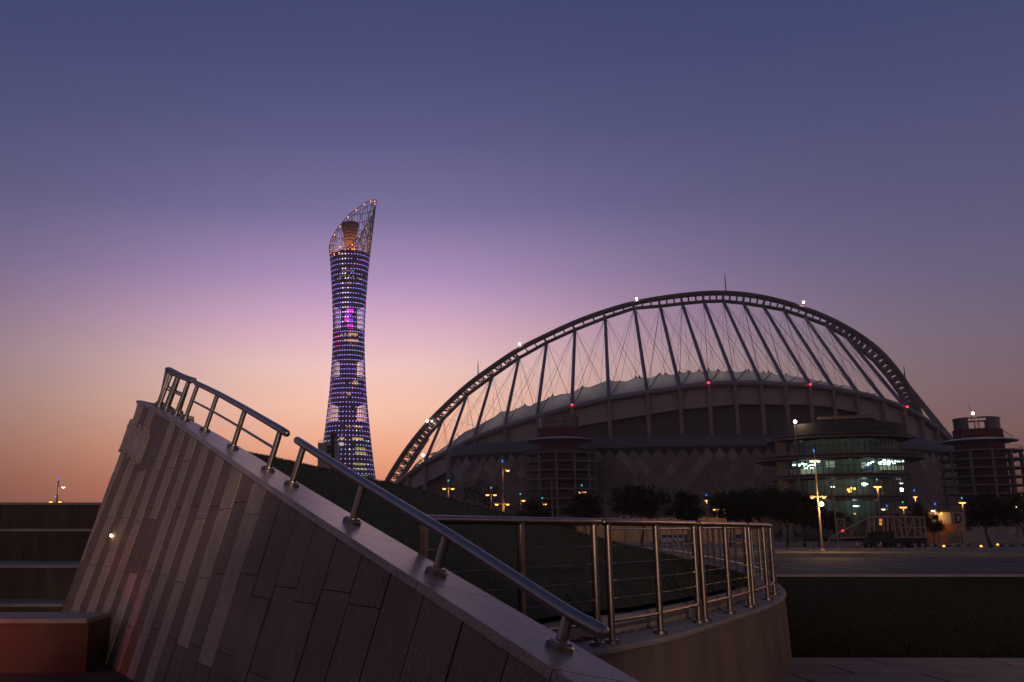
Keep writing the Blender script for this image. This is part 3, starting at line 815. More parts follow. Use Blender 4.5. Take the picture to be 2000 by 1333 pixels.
for i, (k, j, B_, O_) in enumerate(arch3):
    q = MB(); r_ = 0.50 if j == 0 else 0.32
    for sgn in (-1, 1): q.tube([B_ + an * HWID * sgn * 0.8, O_ + an * HWID * sgn], r_, 6)
    q.tube([B_ - an * HWID * 0.8, B_ + an * HWID * 0.8], r_, 5); q.tube([O_ - an * HWID, O_ + an * HWID], r_, 5)
    if j == 0: q.ball(B_ + an * 0.6, 1.05, 8)
    obj('arch_frame', q, LM, stad)
    if i + 1 < len(arch3):
        B2, O2 = arch3[i + 1][2], arch3[i + 1][3]
        lat = k < 8 or k > 20
        q = MB()
        q.tube([O_ - an * HWID, O2 + an * HWID], 0.2, 5)
        if lat:
            Mb, Mo = (B_ + B2) / 2, (O_ + O2) / 2
            for sgn in (-1, 1):
                w0, w1 = an * HWID * sgn * 0.8, an * HWID * sgn
                q.tube([B_ + w0, Mo + w1], 0.22, 5); q.tube([B2 + w0, Mo + w1], 0.22, 5)
                q.tube([O_ + w1, Mb + w0], 0.15, 5); q.tube([O2 + w1, Mb + w0], 0.15, 5)
        obj('arch_brace', q, LM, stad)
obj('arch_leg', MB().tube([in_plane(1771, 752, PA, PB), rim_at(1861) + V((0, 0, 0.5))], [1.1, 1.5], 10), LM, stad)
obj('arch_leg', MB().tube([in_plane(836, 856, PA, PB), in_plane(800, 918, PA, PB) + an * 5, in_plane(770, 965, PA, PB) + an * 9], [0.9, 1.1, 1.2], 8), LM, stad)
# struts and cables
an_nodes = [in_plane(u, v - 3, PA, PB) for u, v in TOPS]
rim_nodes = [rim_at(u) + V((0, 0, 0.6)) for u, v in BOTS]
strut_m = mat('strut tube', (0.16, 0.145, 0.175), 0.45, 0.1)
cable_m = mat('steel cable', (0.20, 0.18, 0.19), 0.5, 0.3)
for i in range(18):
    obj('strut', MB().tube([an_nodes[i], rim_nodes[i]], 0.74, 8), strut_m, stad)
    for j in (i - 1, i + 1):
        if 0 <= j < 18: obj('cable', MB().tube([an_nodes[i], rim_nodes[j]], 0.10, 4), cable_m, stad)
    ub = BOTS[i][0]
    for du in (-70, -40, -12, 22, 50, 85):
        uu = TOPS[i][0] * 0.45 + ub * 0.55 + du
        if 830 < uu < 1705:
            obj('cable', MB().tube([an_nodes[i], roof_in(uu)], 0.055, 4), cable_m, stad)
# lights and masts on the arch and rim
wl = emit('white beacon', (1.0, 0.84, 0.60), 22); rdl = emit('red beacon', (1.0, 0.03, 0.05), 5)
for u, v in ((1240, 587), (1564, 594), (1013, 675), (834, 824), (843, 824.5)):
    p = in_plane(u, v, PA, PB) - V((0, 3, 0)); b_ = obj('beacon', MB().ball(p, 0.52 if u != 843 else 0.32, 10), wl, stad)
    obj('beacon_stem', MB().tube([p + V((0, 0.5, -0.4)), p + V((0, 2.6, -2.4))], 0.15, 5), LM, b_)
for u, v in ((1117, 791), (1384, 748), (1583, 751), (1772, 795)):
    p = on_ellipse(u, v, SC, SR + 2, SR + 2); obj('beacon', MB().ball(p, 0.38, 8), rdl, stad)
for u, v, h in ((1418, 570, 9), (934, 735, 8), (1769, 749, 8)):
    p = in_plane(u, v, PA, PB); obj('antenna_mast', MB().tube([p, p + V((0, 0, h * 0.6)), p + V((0, 0, h))], [0.3, 0.26, 0.08], 5), LM, stad)
# the white truss gantry seen under the left foot of the arch
q = MB(); gp = [px(u, v, 470) for u, v in ((790, 940), (800, 925), (812, 909), (824, 897), (838, 889), (852, 884))]; hp = [px(u, v, 470) for u, v in ((796, 944), (808, 928), (820, 915), (833, 904), (846, 896), (858, 890))]
q.tube(gp, 0.5, 5); q.tube(hp, 0.45, 5)
for i in range(5): q.tube([gp[i], hp[i + 1]], 0.25, 4); q.tube([hp[i], gp[i + 1]], 0.25, 4)
gt = obj('truss_gantry', q, mat('white steel', (0.55, 0.5, 0.48), 0.5), stad)
obj('beacon', MB().ball(px(826, 889, 468), 0.6, 8), wl, gt)

# ------------------------------------------------------------------ gallery clad in diamond panels round the foot of the bowl
GR, GZ, RR_ = 141.0, 35.6, 4.5
gal = thing('gallery_building', 'curved gallery clad in dark diamond panels with rounded top edge', 'building', V((SC.x, SC.y - GR, 0)))
def ang_u(u):
    p = on_ellipse(u, 930, SC, GR, GR); return math.atan2(p.y - SC.y, p.x - SC.x)
A0, A1 = ang_u(881), ang_u(1862) + 0.22
def gp_(a, z, out=0.0): return V((SC.x + (GR + out) * math.cos(a), SC.y + (GR + out) * math.sin(a), z))
gal_base = mat('gallery joint', (0.03, 0.028, 0.03), 0.8)
gal_top = mat('gallery top shingles', (0.13, 0.127, 0.14), 0.55, 0.2, 0.25, 1.3)
prof = [(0.0, 0.0), (0.0, GZ - RR_)]
for i in range(1, 8):
    t = math.pi / 2 * i / 7; prof.append((-RR_ * (1 - math.cos(t)), GZ - RR_ + RR_ * math.sin(t)))
prof.append((-13.0, GZ + 0.2))
rows = []
NA = 110
for i in range(NA + 1):
    a = lerp(A0, A1, i / NA); rows.append([gp_(a, z, o) for o, z in prof])
q = MB(); q.grid([[r_[0], r_[1]] for r_ in rows]); obj('gallery_wall', q, gal_base, gal)
q = MB(); q.grid([r_[1:] for r_ in rows]); obj('rounded_top', q, gal_top, gal)
# rounded left end
q = MB(); e0 = []
er = 3.6
for i in range(7):
    t = math.pi / 2 * i / 6
    da = -(er * math.sin(t)) / GR; oo = -er * (1 - math.cos(t))
    e0.append([gp_(A0 + da, z * (1 - 0.012 * (t / 1.57)), o + oo) for o, z in prof])
e0.append([gp_(A0 - er / GR, z * 0.988, o - er - 10) for o, z in prof])
q.grid(e0); obj('rounded_end', q, gal_top, gal)
dm = [mat('diamond panel %d' % i, c, 0.45, 0.3, 0.12, 0.5, obrand=0.10) for i, c in enumerate(((0.16, 0.145, 0.15), (0.195, 0.178, 0.183), (0.26, 0.243, 0.25)))]
DWm, DHm = 4.2, 5.0; da = DWm / GR
ncols = int((A1 - A0) / (da / 2)); rest = MB(); built = 0
cand = []
for c in range(1, ncols):
    for r_ in range(0, 7):
        ac = A0 + c * da / 2; zc = 3.0 + r_ * DHm + (DHm / 2 if c % 2 else 0)
        if zc + DHm / 2 > GZ - RR_ + 0.3 or zc - DHm / 2 < -1: continue
        u, v = proj(gp_(ac, zc)); cand.append((ac, zc, u, v))
def vis(u, v):
    if u > 2000 or v > 1030: return 2
    if 1035 < u < 1165: return 1
    if 1500 < u < 1790: return 1
    if v > 1000: return 1
    return 0
cand.sort(key=lambda c: (vis(c[2], c[3]), abs(c[2] - 1250)))
for i, (ac, zc, u, v) in enumerate(cand):
    s_ = 0.965; o = 0.10 + random.uniform(-0.02, 0.05)
    hz = DHm / 2 * s_; ha = da / 2 * s_
    P_ = [gp_(ac, zc - hz, o), gp_(ac + ha, zc, o), gp_(ac, zc + hz, o), gp_(ac - ha, zc, o)]
    Q_ = [gp_(ac, zc - hz, -0.05), gp_(ac + ha, zc, -0.05), gp_(ac, zc + hz, -0.05), gp_(ac - ha, zc, -0.05)]
    top = zc > GZ - RR_ - 9
    w_ = random.random(); mi = 2 if (top and w_ < 0.35) else (1 if w_ < 0.5 else 0)
    if i < 300: obj('diamond_panel', MB().hexa(Q_ + P_), dm[mi], gal, smooth=False)
    else: rest.hexa(Q_ + P_)
if rest.v: obj('diamond_cladding', rest, dm[0], gal, smooth=False, kind='stuff')

# ------------------------------------------------------------------ round stair towers
red_m = mat('dark red plaster', (0.125, 0.022, 0.028), 0.8, 0, 0.2, 0.3)
drum_m = mat('dull glass drum', (0.13, 0.125, 0.13), 0.3, 0.2, 0.2, 0.6)
slab_m = mat('pale slab edge', (0.20, 0.18, 0.18), 0.7)
canopy_m = mat('white canopy', (0.62, 0.60, 0.68), 0.5)
def stair_tower(label, u, Y, v_top, v_red, v_can, v_slabs, hw_core, hw_slab, a_gap, gw=0.2):
    c = px(u, 1037, Y); c.z = 0
    zz = lambda v, d: px(u, v, d).z
    rc = hw_core / FPX * Y; rs = hw_slab / FPX * Y
    t = thing('stair_tower', label, 'tower', c, 'round stair towers beside the stadium')
    z1, z2 = zz(v_top, Y - rc), zz(v_red, Y - rc)
    obj('core', MB().lathe([(rc, 0), (rc, z2), (rc - 0.6, z2 + 0.01), (0.01, z2 + 0.02)], c, 40), red_m, t)
    # glazed drum on top, open bays between solid curved screens
    for k in range(2):
        a0_ = a_gap + math.pi * k + gw; a1_ = a_gap + math.pi * (k + 1) - gw
        obj('drum_screen', MB().lathe([(rc - 0.5, z2), (rc - 0.5, z1), (rc - 0.75, z1), (rc - 0.75, z2)], c, 26, a0_, a1_), drum_m, t)
    obj('drum_rim', MB().lathe([(rc - 0.3, z1 - 0.5), (rc - 0.3, z1), (rc - 0.9, z1), (rc - 0.9, z1 - 0.5), (rc - 0.3, z1 - 0.5)], c, 40), drum_m, t)
    for k in range(2):
        for da_ in (-0.1, 0.06):
            a = a_gap + math.pi * k + da_; p = c + V((math.cos(a) * (rc - 0.6), math.sin(a) * (rc - 0.6), 0))
            obj('mullion', MB().tube([V((p.x, p.y, z2)), V((p.x, p.y, z1 - 0.3))], 0.12, 4), LM, t)
    zc = zz(v_can, Y - rc)
    cn = obj('canopy', MB().lathe([(rc + 0.05, zc - 0.1), (rs * 0.8, zc - 0.5), (rs * 0.92, zc - 0.9), (rs * 0.92, zc - 1.05), (rs * 0.8, zc - 0.75), (rc + 0.05, zc - 0.45)], c, 44), canopy_m, t)
    for k in range(14):
        a = k / 14 * 2 * math.pi + 0.1; e = V((math.cos(a), math.sin(a), 0))
        q = MB(); q.tube([c + e * rc + V((0, 0, zc - 1.6)), c + e * (rs * 0.9) + V((0, 0, zc - 1.15))], 0.14, 4); q.tube([c + e * rc + V((0, 0, zc + 2.5)), c + e * (rs * 0.85) + V((0, 0, zc - 0.5))], 0.05, 4)
        obj('canopy_bracket', q, LM, cn)
    zs_ = [zz(v, Y - rs) for v in v_slabs]
    for z in zs_:
        fl = obj('floor_slab', MB().lathe([(rc, z - 0.42), (rs, z - 0.42), (rs + 0.05, z - 0.4), (rs + 0.05, z), (rs, z + 0.02), (rc, z + 0.02)], c, 52), slab_m, t)
        q = MB(); hr_ = 1.15
        for k in range(72):
            a = k / 72 * 2 * math.pi; e = V((math.cos(a), math.sin(a), 0)) * (rs - 0.25)
            q.tube([c + e + V((0, 0, z)), c + e + V((0, 0, z + hr_))], 0.035, 3, cap=False)
        q.lathe([(rs - 0.29, z + hr_), (rs - 0.21, z + hr_), (rs - 0.21, z + hr_ + 0.08), (rs - 0.29, z + hr_ + 0.08), (rs - 0.29, z + hr_)], c, 52)
        obj('balustrade', q, LM, fl)
    for k in range(12):
        a = k / 12 * 2 * math.pi + 0.26; e = V((math.cos(a), math.sin(a), 0)) * (rs - 0.55)
        obj('column', MB().tube([c + e, c + e + V((0, 0, zs_[0] - 0.2))], 0.42, 8), slab_m, t)
    return t, c, rc, z1
stair_tower('round stair tower with dark red core and open floors before the gallery', 1098, 322, 812, 833, 852, [881, 898.5, 916, 934, 953, 972, 990, 1007], 40.5, 69, R(-97), 0.22)
t2, c2, rc2, z12 = stair_tower('round stair tower with lit roof beacon at the right edge of view', 1933, 300, 813, 836, 853, [876, 893, 910.5, 928, 945, 962, 981, 999, 1016], 42.5, 72, R(-119), 0.40)
p = px(1900, 808, 294); b_ = obj('beacon', MB().ball(p, 0.42, 10), wl, t2); obj('beacon_stem', MB().tube([p + V((0, 0.4, -0.5)), p + V((0, 1.0, -2.2))], 0.12, 5), LM, b_)
p = px(1895, 810, 297); obj('antenna', MB().tube([p, p + V((0, 0, 3.8))], 0.08, 4), LM, t2)

# ------------------------------------------------------------------ round glass office building
OC = (px(1650, 1037, 203)); OC.z = 0; OROT = R(-22)
off = thing('office_building', 'round glass office building with overhanging dark disc canopies', 'building', OC)
oc_top = mat('office upper cladding', (0.062, 0.055, 0.06), 0.7, 0, 0.12, 0.3)
disc_m = mat('disc fascia dark red', (0.032, 0.018, 0.021), 0.5); lip_m = mat('disc lip', (0.20, 0.175, 0.17), 0.6)
pill_m = mat('office pillar', (0.24, 0.20, 0.17), 0.8, 0, 0.1, 0.5)
mull_m = mat('mullion dark', (0.03, 0.035, 0.035), 0.5)
gl_m = glassmat('office glass', (0.72, 0.90, 0.86), 0.06)
room_m = mat('office inner wall', (0.16, 0.19, 0.18), 0.9)
def eu(a, A, B):
    x, y = A * math.cos(a), B * math.sin(a); cr, sr = math.cos(OROT), math.sin(OROT)
    return V((OC.x + x * cr - y * sr, OC.y + x * sr + y * cr, 0))
def eband(A, B, prof, n=64, a0=0, a1=2 * math.pi):
    q = MB(); rws = []
    for i in range(n + 1):
        a = lerp(a0, a1, i / n)
        rws.append([eu(a, A + o, B + o) + V((0, 0, z)) for o, z in prof])
    q.grid(rws); return q
zo = lambda v, d=188: px(1650, v, d).z
ZD = [zo(845), zo(886), zo(926), zo(970)]
DA = [(14.6, 12.6), (16.9, 13.2), (14.1, 12.3), (13.1, 12.0)]
GA, GB = 12.3, 11.4
for k, (z, (A, B)) in enumerate(zip(ZD, DA)):
    th = 0.95 if k < 3 else 0.8
    o = obj('disc_canopy', eband(A, B, [(-A * 0.5, -0.5 + z), (-1.2, z - th * 0.9), (0, z - th * 0.45), (0, z + th * 0.35), (-0.5, z + th * 0.5), (-A * 0.5, z + th * 0.5)]), disc_m, off)
    obj('disc_lip', eband(A, B, [(0.0, z - th * 0.5), (0.07, z - th * 0.5), (0.07, z - th * 0.28), (0, z - th * 0.28)]), lip_m, o)
    obj('disc_lip', eband(A, B, [(-0.06, z + th * 0.35), (0.05, z + th * 0.36), (0.05, z + th * 0.47), (-0.1, z + th * 0.5)]), lip_m, o)
obj('upper_storey', eband(13.2, 12.2, [(0, ZD[0]), (0, zo(822, 190)), (-0.6, zo(822, 190) + 0.05), (-12.0, zo(822, 190) + 0.05)]), oc_top, off)
q = MB(); q.box(eu(-1.2, 5, 5) + V((0, 0, zo(817, 198))), (5.5, 1.6, 0.32), OROT); obj('roof_plant', q, mat('roof plant', (0.30, 0.23, 0.2), 0.8), off, smooth=False)
obj('office_core', eband(8.2, 7.6, [(0, 0), (0, ZD[0])]), room_m, off)
lv = [0.0] + ZD[::-1]
lev = [(0.2, ZD[3]), (ZD[3], ZD[2]), (ZD[2], ZD[1]), (ZD[1], ZD[0])]
NP = 64
pane_idx = [i for i in range(NP) if math.sin(2 * math.pi * (i + .5) / NP) < 0.18]
for li, (z0, z1) in enumerate(lev):
    za, zb = z0 + 0.55, z1 - 0.55
    obj('storey_floor', eband(GA - 0.15, GB - 0.15, [(0, z0 + 0.5), (-4.0, z0 + 0.5)]), room_m, off)
    obj('storey_ceiling', eband(GA - 0.15, GB - 0.15, [(0, z1 - 0.5), (-4.0, z1 - 0.5)]), room_m, off)
    for i in pane_idx:
        a0_, a1_ = 2 * math.pi * i / NP, 2 * math.pi * (i + 1) / NP
        P0, P1 = eu(a0_, GA, GB), eu(a1_, GA, GB)
        zm = lerp(za, zb, 0.52)
        pn = obj('glass_pane', MB().quad(P0 + V((0, 0, za)), P1 + V((0, 0, za)), P1 + V((0, 0, zb)), P0 + V((0, 0, zb))), gl_m, off, smooth=False)
        m_ = MB(); m_.tube([P0 + V((0, 0, za - 0.2)), P0 + V((0, 0, zb + 0.2))], 0.085, 4)
        m_.tube([P0 + V((0, 0, zm)), P1 + V((0, 0, zm))], 0.055, 4)
        obj('mullion', m_, mull_m, pn)
# pillar slab at the left side
for zA, zB in ((0, ZD[3]), (ZD[3], ZD[2] - .4), (ZD[2] + .4, ZD[1] - .5), (ZD[1] + .5, ZD[0] - .5)):
    p0 = on_ellipse(1529, 920, OC, 13.0, 12.0, OROT)
    obj('pillar', MB().box((p0.x + 0.2, p0.y + 0.6, (zA + zB) / 2), (1.15, 1.2, (zB - zA) / 2), OROT), pill_m, off, smooth=False)
for li, (z0, z1) in enumerate(lev):
    for a in (-2.35, -1.9, -1.4, -0.95):
        point_light('room_light', eu(a, GA * 0.85, GB * 0.85) + V((0, 0, z1 - 1.1)), 24 if li < 3 else 13, (0.75, 1.0, 0.93), 0.3, off)
# ceiling lights and lit rooms
cl_m = emit('ceiling light', (0.86, 1.0, 0.92), 5.0); ww_m = emit('lit office wall', (0.60, 0.62, 0.42), 0.42); bl_m = mat('blue screen wall', (0.06, 0.08, 0.22), 0.6)
am_m = emit('amber reflector', (1.0, 0.45, 0.05), 4.0)
def inside(u, v, k=0.86): return on_ellipse(u, v, OC, GA * k, GB * k, OROT)
def lightbox(u, v, w, h=0.12, m=None, k=0.86, name='ceiling_light'):
    p = inside(u, v, k); hw = w / FPX * p.y / 2
    obj(name, MB().box(p, (hw, 0.3, h)), m or cl_m, off, smooth=False)
for u, v, w in ((1551, 909, 4), (1560.5, 908, 4), (1561, 911, 3.5), (1567, 906, 3), (1573, 907, 4), (1571, 910.5, 2.5), (1579, 911, 2.2), (1584, 909, 4), (1591, 908.5, 2.5), (1574, 915, 4.5), (1585.5, 914.5, 3.5),
                (1694, 908, 4), (1698, 905.5, 5), (1704, 902.5, 3), (1718, 904, 3), (1722, 902.5, 4), (1720, 907, 5), (1727, 899.5, 3.5), (1729, 903, 5), (1728, 907.5, 5), (1735, 900.5, 4), (1736, 905, 3), (1736, 908, 4), (1741, 902, 4), (1746, 905.5, 3), (1748, 901.5, 2.5), (1753, 902, 2), (1758, 902, 2), (1763, 901.5, 1.6),
                (1626, 951, 6), (1693, 946, 4), (1761, 944.5, 4), (1672, 989, 9)):
    lightbox(u, v, w)
lightbox(1687, 946.5, 5, 0.35); lightbox(1761, 957, 4, 0.35, emit('warm office lamp', (1, 0.8, 0.55), 14))
for u, v, w in ((1657, 957, 2.5), (1662, 954, 2), (1669, 955, 1.6), (1660, 960, 3)): lightbox(u, v, w, 0.22, am_m, 0.9, 'amber_lamp')
for u, v, w, h in ((1569, 921, 9, 0.55), (1580, 921, 8, 0.55), (1591, 921, 6, 0.5), (1622, 907, 15, 0.6), (1688, 909, 9, 0.6), (1724, 914, 8, 0.45), (1736, 914, 9, 0.45), (1748, 914, 8, 0.45), (1760, 914, 7, 0.45), (1553, 907, 8, 0.3)):
    lightbox(u, v, w, h, ww_m, 0.78, 'lit_partition')
for u, v, w in ((1551, 923, 18), (1697, 915, 18)): lightbox(u, v, w, 0.4, bl_m, 0.80, 'blue_partition')
# bright flood lamp on its bracket left of the office roof
fl_ = thing('flood_lamp_mast', 'slim mast with one bright flood lamp beside the office roof', 'lamp', V((px(1553, 824, 196).x, 196, 0)))
p = px(1553, 824, 196); obj('mast', MB().tube([V((p.x, p.y + 0.5, 0)), V((p.x, p.y + 0.5, p.z + 0.2))], [0.16, 0.1], 6), LM, fl_)
obj('lamp_head', MB().ball(p, 0.34, 10), emit('flood lamp', (1.0, 0.78, 0.5), 24), fl_)
point_light('flood_light', p - V((0, 0.8, 0)), 160, (1.0, 0.78, 0.5), 0.4, fl_)
# ================================================================== TORCH-SHAPED TOWER
TY = 806.0; TCx = px(680.5, 700, TY).x
TC = V((TCx, TY, 0))
tw = thing('lattice_tower', 'tall torch-shaped lattice tower with coloured lights and slanting open crown', 'tower', TC)
def tz(v): return px(680, v, TY).z
HW = [(388, 51), (440, 45.5), (500, 39), (540, 35.5), (600, 32), (650, 30.5), (700, 31.5), (750, 34.5), (800, 39), (860, 46), (900, 51), (940, 57), (1037, 72)]
_z = []; _r = []
for v, hw in HW[::-1]:
    y = (V0 - v) / FPX; _z.append(tz(v)); _r.append(hw / FPX * TY / (CP - y * SP))
_z[0] = 0.0
_zz = np.linspace(0, _z[-1], 80); _rr = np.interp(_zz, _z, _r)
for _ in range(6): _rr[1:-1] = (_rr[:-2] + 2 * _rr[1:-1] + _rr[2:]) / 4
def tr(z): return float(np.interp(z, _zz, _rr))
# slanting crown plane
xl = -tr(tz(485)); xr = tr(tz(392)); GX = (tz(391) - tz(484)) / (xr - xl)
rc_ = tr(tz(450)); GY = (tz(424) - tz(478)) / (2 * rc_); Z0 = tz(484) - GX * xl
def crown(x, y): return Z0 + GX * x + GY * y
def ring_pt(a, z): return V((TC.x + tr(z) * math.cos(a), TC.y + tr(z) * math.sin(a), z))
RIMA = [-180, -135, -110, -90, -70, -50, -30, -12, 0, 15, 35, 55, 75, 95, 120, 135, 160, 180]
RIMV = [486, 494, 488, 481, 468, 450, 428, 407, 397, 391, 389, 393, 403, 416, 440, 453, 474, 486]
def top_of(a):
    d = (math.degrees(a) + 180) % 360 - 180
    return px(680, interp(d, RIMA, RIMV), TY + 20.0 * math.sin(a)).z
net_m = mat('lattice steel', (0.24, 0.205, 0.235), 0.55, 0.1)
crown_m = mat('crown steel', (0.20, 0.14, 0.13), 0.5, 0.2)
NM = 56
for k in range(NM):
    a = 2 * math.pi * k / NM; zt = top_of(a)
    zs_ = list(np.linspace(0, zt, 26))
    obj('net_meridian', MB().tube([ring_pt(a, z) for z in zs_], 0.19, 4), net_m, tw)
obj('crown_rim', MB().tube([ring_pt(2 * math.pi * k / 72, top_of(2 * math.pi * k / 72)) for k in range(72)], 0.42, 6, closed=True), crown_m, tw)
obj('crown_rim', MB().tube([ring_pt(2 * math.pi * k / 72, top_of(2 * math.pi * k / 72) - 4) * 1.0 + V((0, 0, 0)) for k in range(72)], 0.28, 5, closed=True), crown_m, tw)
rowsv = list(np.arange(507.0, 960.0, 9.15))
def ring_clip(z, r_, f=1.0, name='net_ring', m_=None):
    run = []; q = MB(); any_ = False
    for k in range(65):
        a = 2 * math.pi * k / 64
        if top_of(a) >= z - 0.2: run.append(V((TC.x + tr(z) * f * math.cos(a), TC.y + tr(z) * f * math.sin(a), z)))
        else:
            if len(run) > 2: q.tube(run, r_, 5); any_ = True
            run = []
    if len(run) > 2: q.tube(run, r_, 5); any_ = True
    if any_: obj(name, q, m_ or net_m, tw)
for v in rowsv: ring_clip(tz(v + 3), 0.24)
for v in (404, 421, 438, 455, 472, 488, 500):
    ring_clip(tz(v), 0.34, 0.97, 'crown_ring', crown_m)
for k in range(16):                              # diagonals of the crown
    for sg in (-1, 1):
        pts = []; a = 2 * math.pi * k / 16
        for j in range(14):
            z = tz(500) + j * 4.2; aa = a + sg * j * 0.075
            if top_of(aa) < z: break
            pts.append(ring_pt(aa, z) * 1.0)
        if len(pts) > 2: obj('crown_diagonal', MB().tube(pts, 0.26, 4), crown_m, tw)
# inner body: core and solid pods
pod_m = mat('tower pod glass dark', (0.125, 0.11, 0.17), 0.4, 0.0, 0.2, 0.2)
core_m = mat('tower core', (0.13, 0.10, 0.14), 0.6)
obj('core', MB().lathe([(8.6, 0), (8.2, tz(820)), (7.4, tz(600)), (7.4, tz(505)), (0.1, tz(505))], TC, 28), core_m, tw)
pods = [(500, 597, 0.95), (648, 701, 0.93), (740, 788, 0.92), (826, 960, 0.95)]
for vt, vb, f in pods:
    z1, z0 = tz(vt), tz(vb); pr = [(7.0, z0 - 4)]
    for i in range(11):
        z = lerp(z0, z1, i / 10); pr.append((tr(z) * f, z))
    pr.append((7.0, z1 + 0.3))
    pd = obj('pod', MB().lathe(pr, TC, 40), pod_m, tw)
    for v in rowsv:
        if vt + 2 < v < vb: obj('floor_band', MB().lathe([(tr(tz(v - 3)) * f + 0.02, tz(v - 3) - 0.8), (tr(tz(v - 3)) * f + 0.25, tz(v - 3) - 0.8), (tr(tz(v - 3)) * f + 0.25, tz(v - 3) + 0.5), (tr(tz(v - 3)) * f + 0.02, tz(v - 3) + 0.5)], TC, 40), mat('tower floor edge', (0.15, 0.125, 0.15), 0.6), pd)
# LED dots on the net
ledc = [((0.24, 0.22, 1.0), 4.2), ((0.45, 0.22, 1.0), 4.0), ((0.85, 0.75, 1.0), 4.2), ((1.0, 0.30, 0.85), 4.0), ((0.2, 0.65, 1.0), 3.0), ((1.0, 0.05, 0.25), 4.0), ((1.0, 0.5, 0.15), 4.0)]
ledm = [emit('led %d' % i, c, s) for i, (c, s) in enumerate(ledc)]
led = MB(); NL = 40
for ri, v in enumerate(rowsv):
    z = tz(v); hot = 1.0 if 640 < v < 690 else 0.0
    for k in range(NL):
        a = 2 * math.pi * (k + 0.5 * (ri % 2) * 0) / NL
        x = random.random(); ca_ = math.cos(a)
        if v < 640: m_ = 2 if (-0.45 < ca_ < 0.02 and x < 0.62) else (0 if x < 0.62 else (1 if x < 0.92 else 3))
        elif v < 690: m_ = 5 if (ca_ < -0.4 and x < 0.35) else (0 if x < 0.5 else (1 if x < 0.8 else (4 if x < 0.92 else 3)))
        elif v < 840: m_ = 1 if x < 0.55 else (0 if x < 0.9 else 3)
        else: m_ = 0 if x < 0.45 else (1 if x < 0.75 else (4 if x < 0.93 else 2))
        if random.random() < 0.05: continue
        r_ = tr(z) + 0.18; e = V((math.cos(a), math.sin(a), 0)); t_ = V((-math.sin(a), math.cos(a), 0))
        s_ = 0.30 if m_ != 2 else 0.36; p = TC + e * r_ + V((0, 0, z))
        led.quad(p - t_ * s_ - V((0, 0, s_)), p + t_ * s_ - V((0, 0, s_)), p + t_ * s_ + V((0, 0, s_)), p - t_ * s_ + V((0, 0, s_)), m_)
obj('led_dots', led, ledm, tw, smooth=False, kind='stuff')
# lit windows and coloured glows behind the net
wam = emit('amber window', (1.0, 0.52, 0.12), 0.8); wye = emit('yellow window', (0.8, 0.66, 0.12), 0.45); wma = emit('magenta glow', (0.9, 0.03, 0.65), 1.4); wvi = emit('violet glow', (0.3, 0.03, 0.8), 1.3); wgr = emit('green glow', (0.08, 0.5, 0.12), 0.55); wpi = emit('pink glow', (0.5, 0.22, 0.42), 0.4); wwh = emit('pale window', (0.8, 0.7, 0.6), 0.8)
def tower_win(u, v, w, h, m_, f=None):
    z = tz(v)
    inpod = any(a + 1 < v < b for a, b, _ in pods)
    rr = tr(z) * (0.965 if inpod else 0.0) + (0.0 if inpod else 8.4)
    if v > 826: rr = tr(z) * 0.965
    xx = (u - 680.5) / FPX * TY; xx = max(-rr * 0.97, min(rr * 0.97, xx))
    a = -math.acos(xx / rr); hw = w / 2 / FPX * TY / rr / max(0.25, abs(math.sin(a))); hz = h / 2 / FPX * TY
    obj('lit_window', MB().lathe([(rr + 0.12, z - hz), (rr + 0.12, z + hz)], TC, 4, a - hw, a + hw), m_, tw, smooth=False)
for u, v, w, h, m_ in ((671, 538, 8, 5, wpi), (680, 538, 8, 5, wpi), (689, 539, 5, 6, wgr), (664, 549, 2, 2, wam), (668, 548, 2, 2, wam), (674, 547.5, 2, 2, wam), (682, 548, 2, 2, wam), (690, 548.5, 2, 2, wam), (699, 551, 2, 2, wam), (704, 552, 2, 2, wam),
                       (672, 562, 14, 4, wpi), (684, 562, 2, 5, wam), (698, 561.5, 2, 2, wam), (683, 611, 15, 8, wma), (680, 619, 13, 5, wvi), (678, 628, 10, 7, wma), (686, 630, 8, 8, wvi), (684, 640, 12, 5, wma), (686, 647, 12, 6, wma),
                       (668, 660, 3, 4, wam), (676, 659, 3, 4, wam), (691, 659, 18, 4.5, wam), (676, 671, 4, 4, wam), (692, 671, 20, 4.5, wam), (687, 677, 2, 2, wam), (696, 741, 6, 5, wam), (697, 752, 8, 8, wye), (673, 775, 8, 3, wpi), (685, 775, 6, 4, wam),
                       (686, 839, 10, 2, wam), (704, 838, 15, 4, wam), (673, 861, 9, 4, wam), (704, 861, 20, 4, wam), (672, 872, 10, 6, wwh), (709, 880, 18, 5, wye), (710, 889, 20, 6, wye), (708, 910, 22, 4, wye), (711, 920, 22, 4, wye), (716, 931, 14, 2, wye)):
    tower_win(u, v, w, h, m_)
# cauldron
cau_m = mat('cauldron cladding', (0.50, 0.29, 0.21), 0.7, 0, 0.1, 0.3); cband = mat('cauldron band', (0.09, 0.055, 0.05), 0.7)
sc_ = TY / FPX * 1.04
zb, zt = tz(487), tz(438)
cau = obj('cauldron', MB().lathe([(8.0 * sc_, zb), (9.6 * sc_, tz(472)), (12.5 * sc_, tz(458)), (15.3 * sc_, tz(445)), (16.8 * sc_, zt), (15.6 * sc_, zt + 0.8), (0.1, zt + 0.9)], TC, 36), cau_m, tw)
for v, r_, h in ((441, 16.3, 1.3), (447, 15.0, 1.2), (453, 13.7, 1.0), (459, 12.4, 0.7), (465, 11.1, 0.5), (471, 9.9, 0.4)):
    obj('band', MB().lathe([(r_ * sc_, tz(v) - h), (r_ * sc_ + 0.45, tz(v) - h), (r_ * sc_ + 0.6, tz(v) + h * 0.4), (r_ * sc_, tz(v) + h * 0.4)], TC, 36), cband, cau)
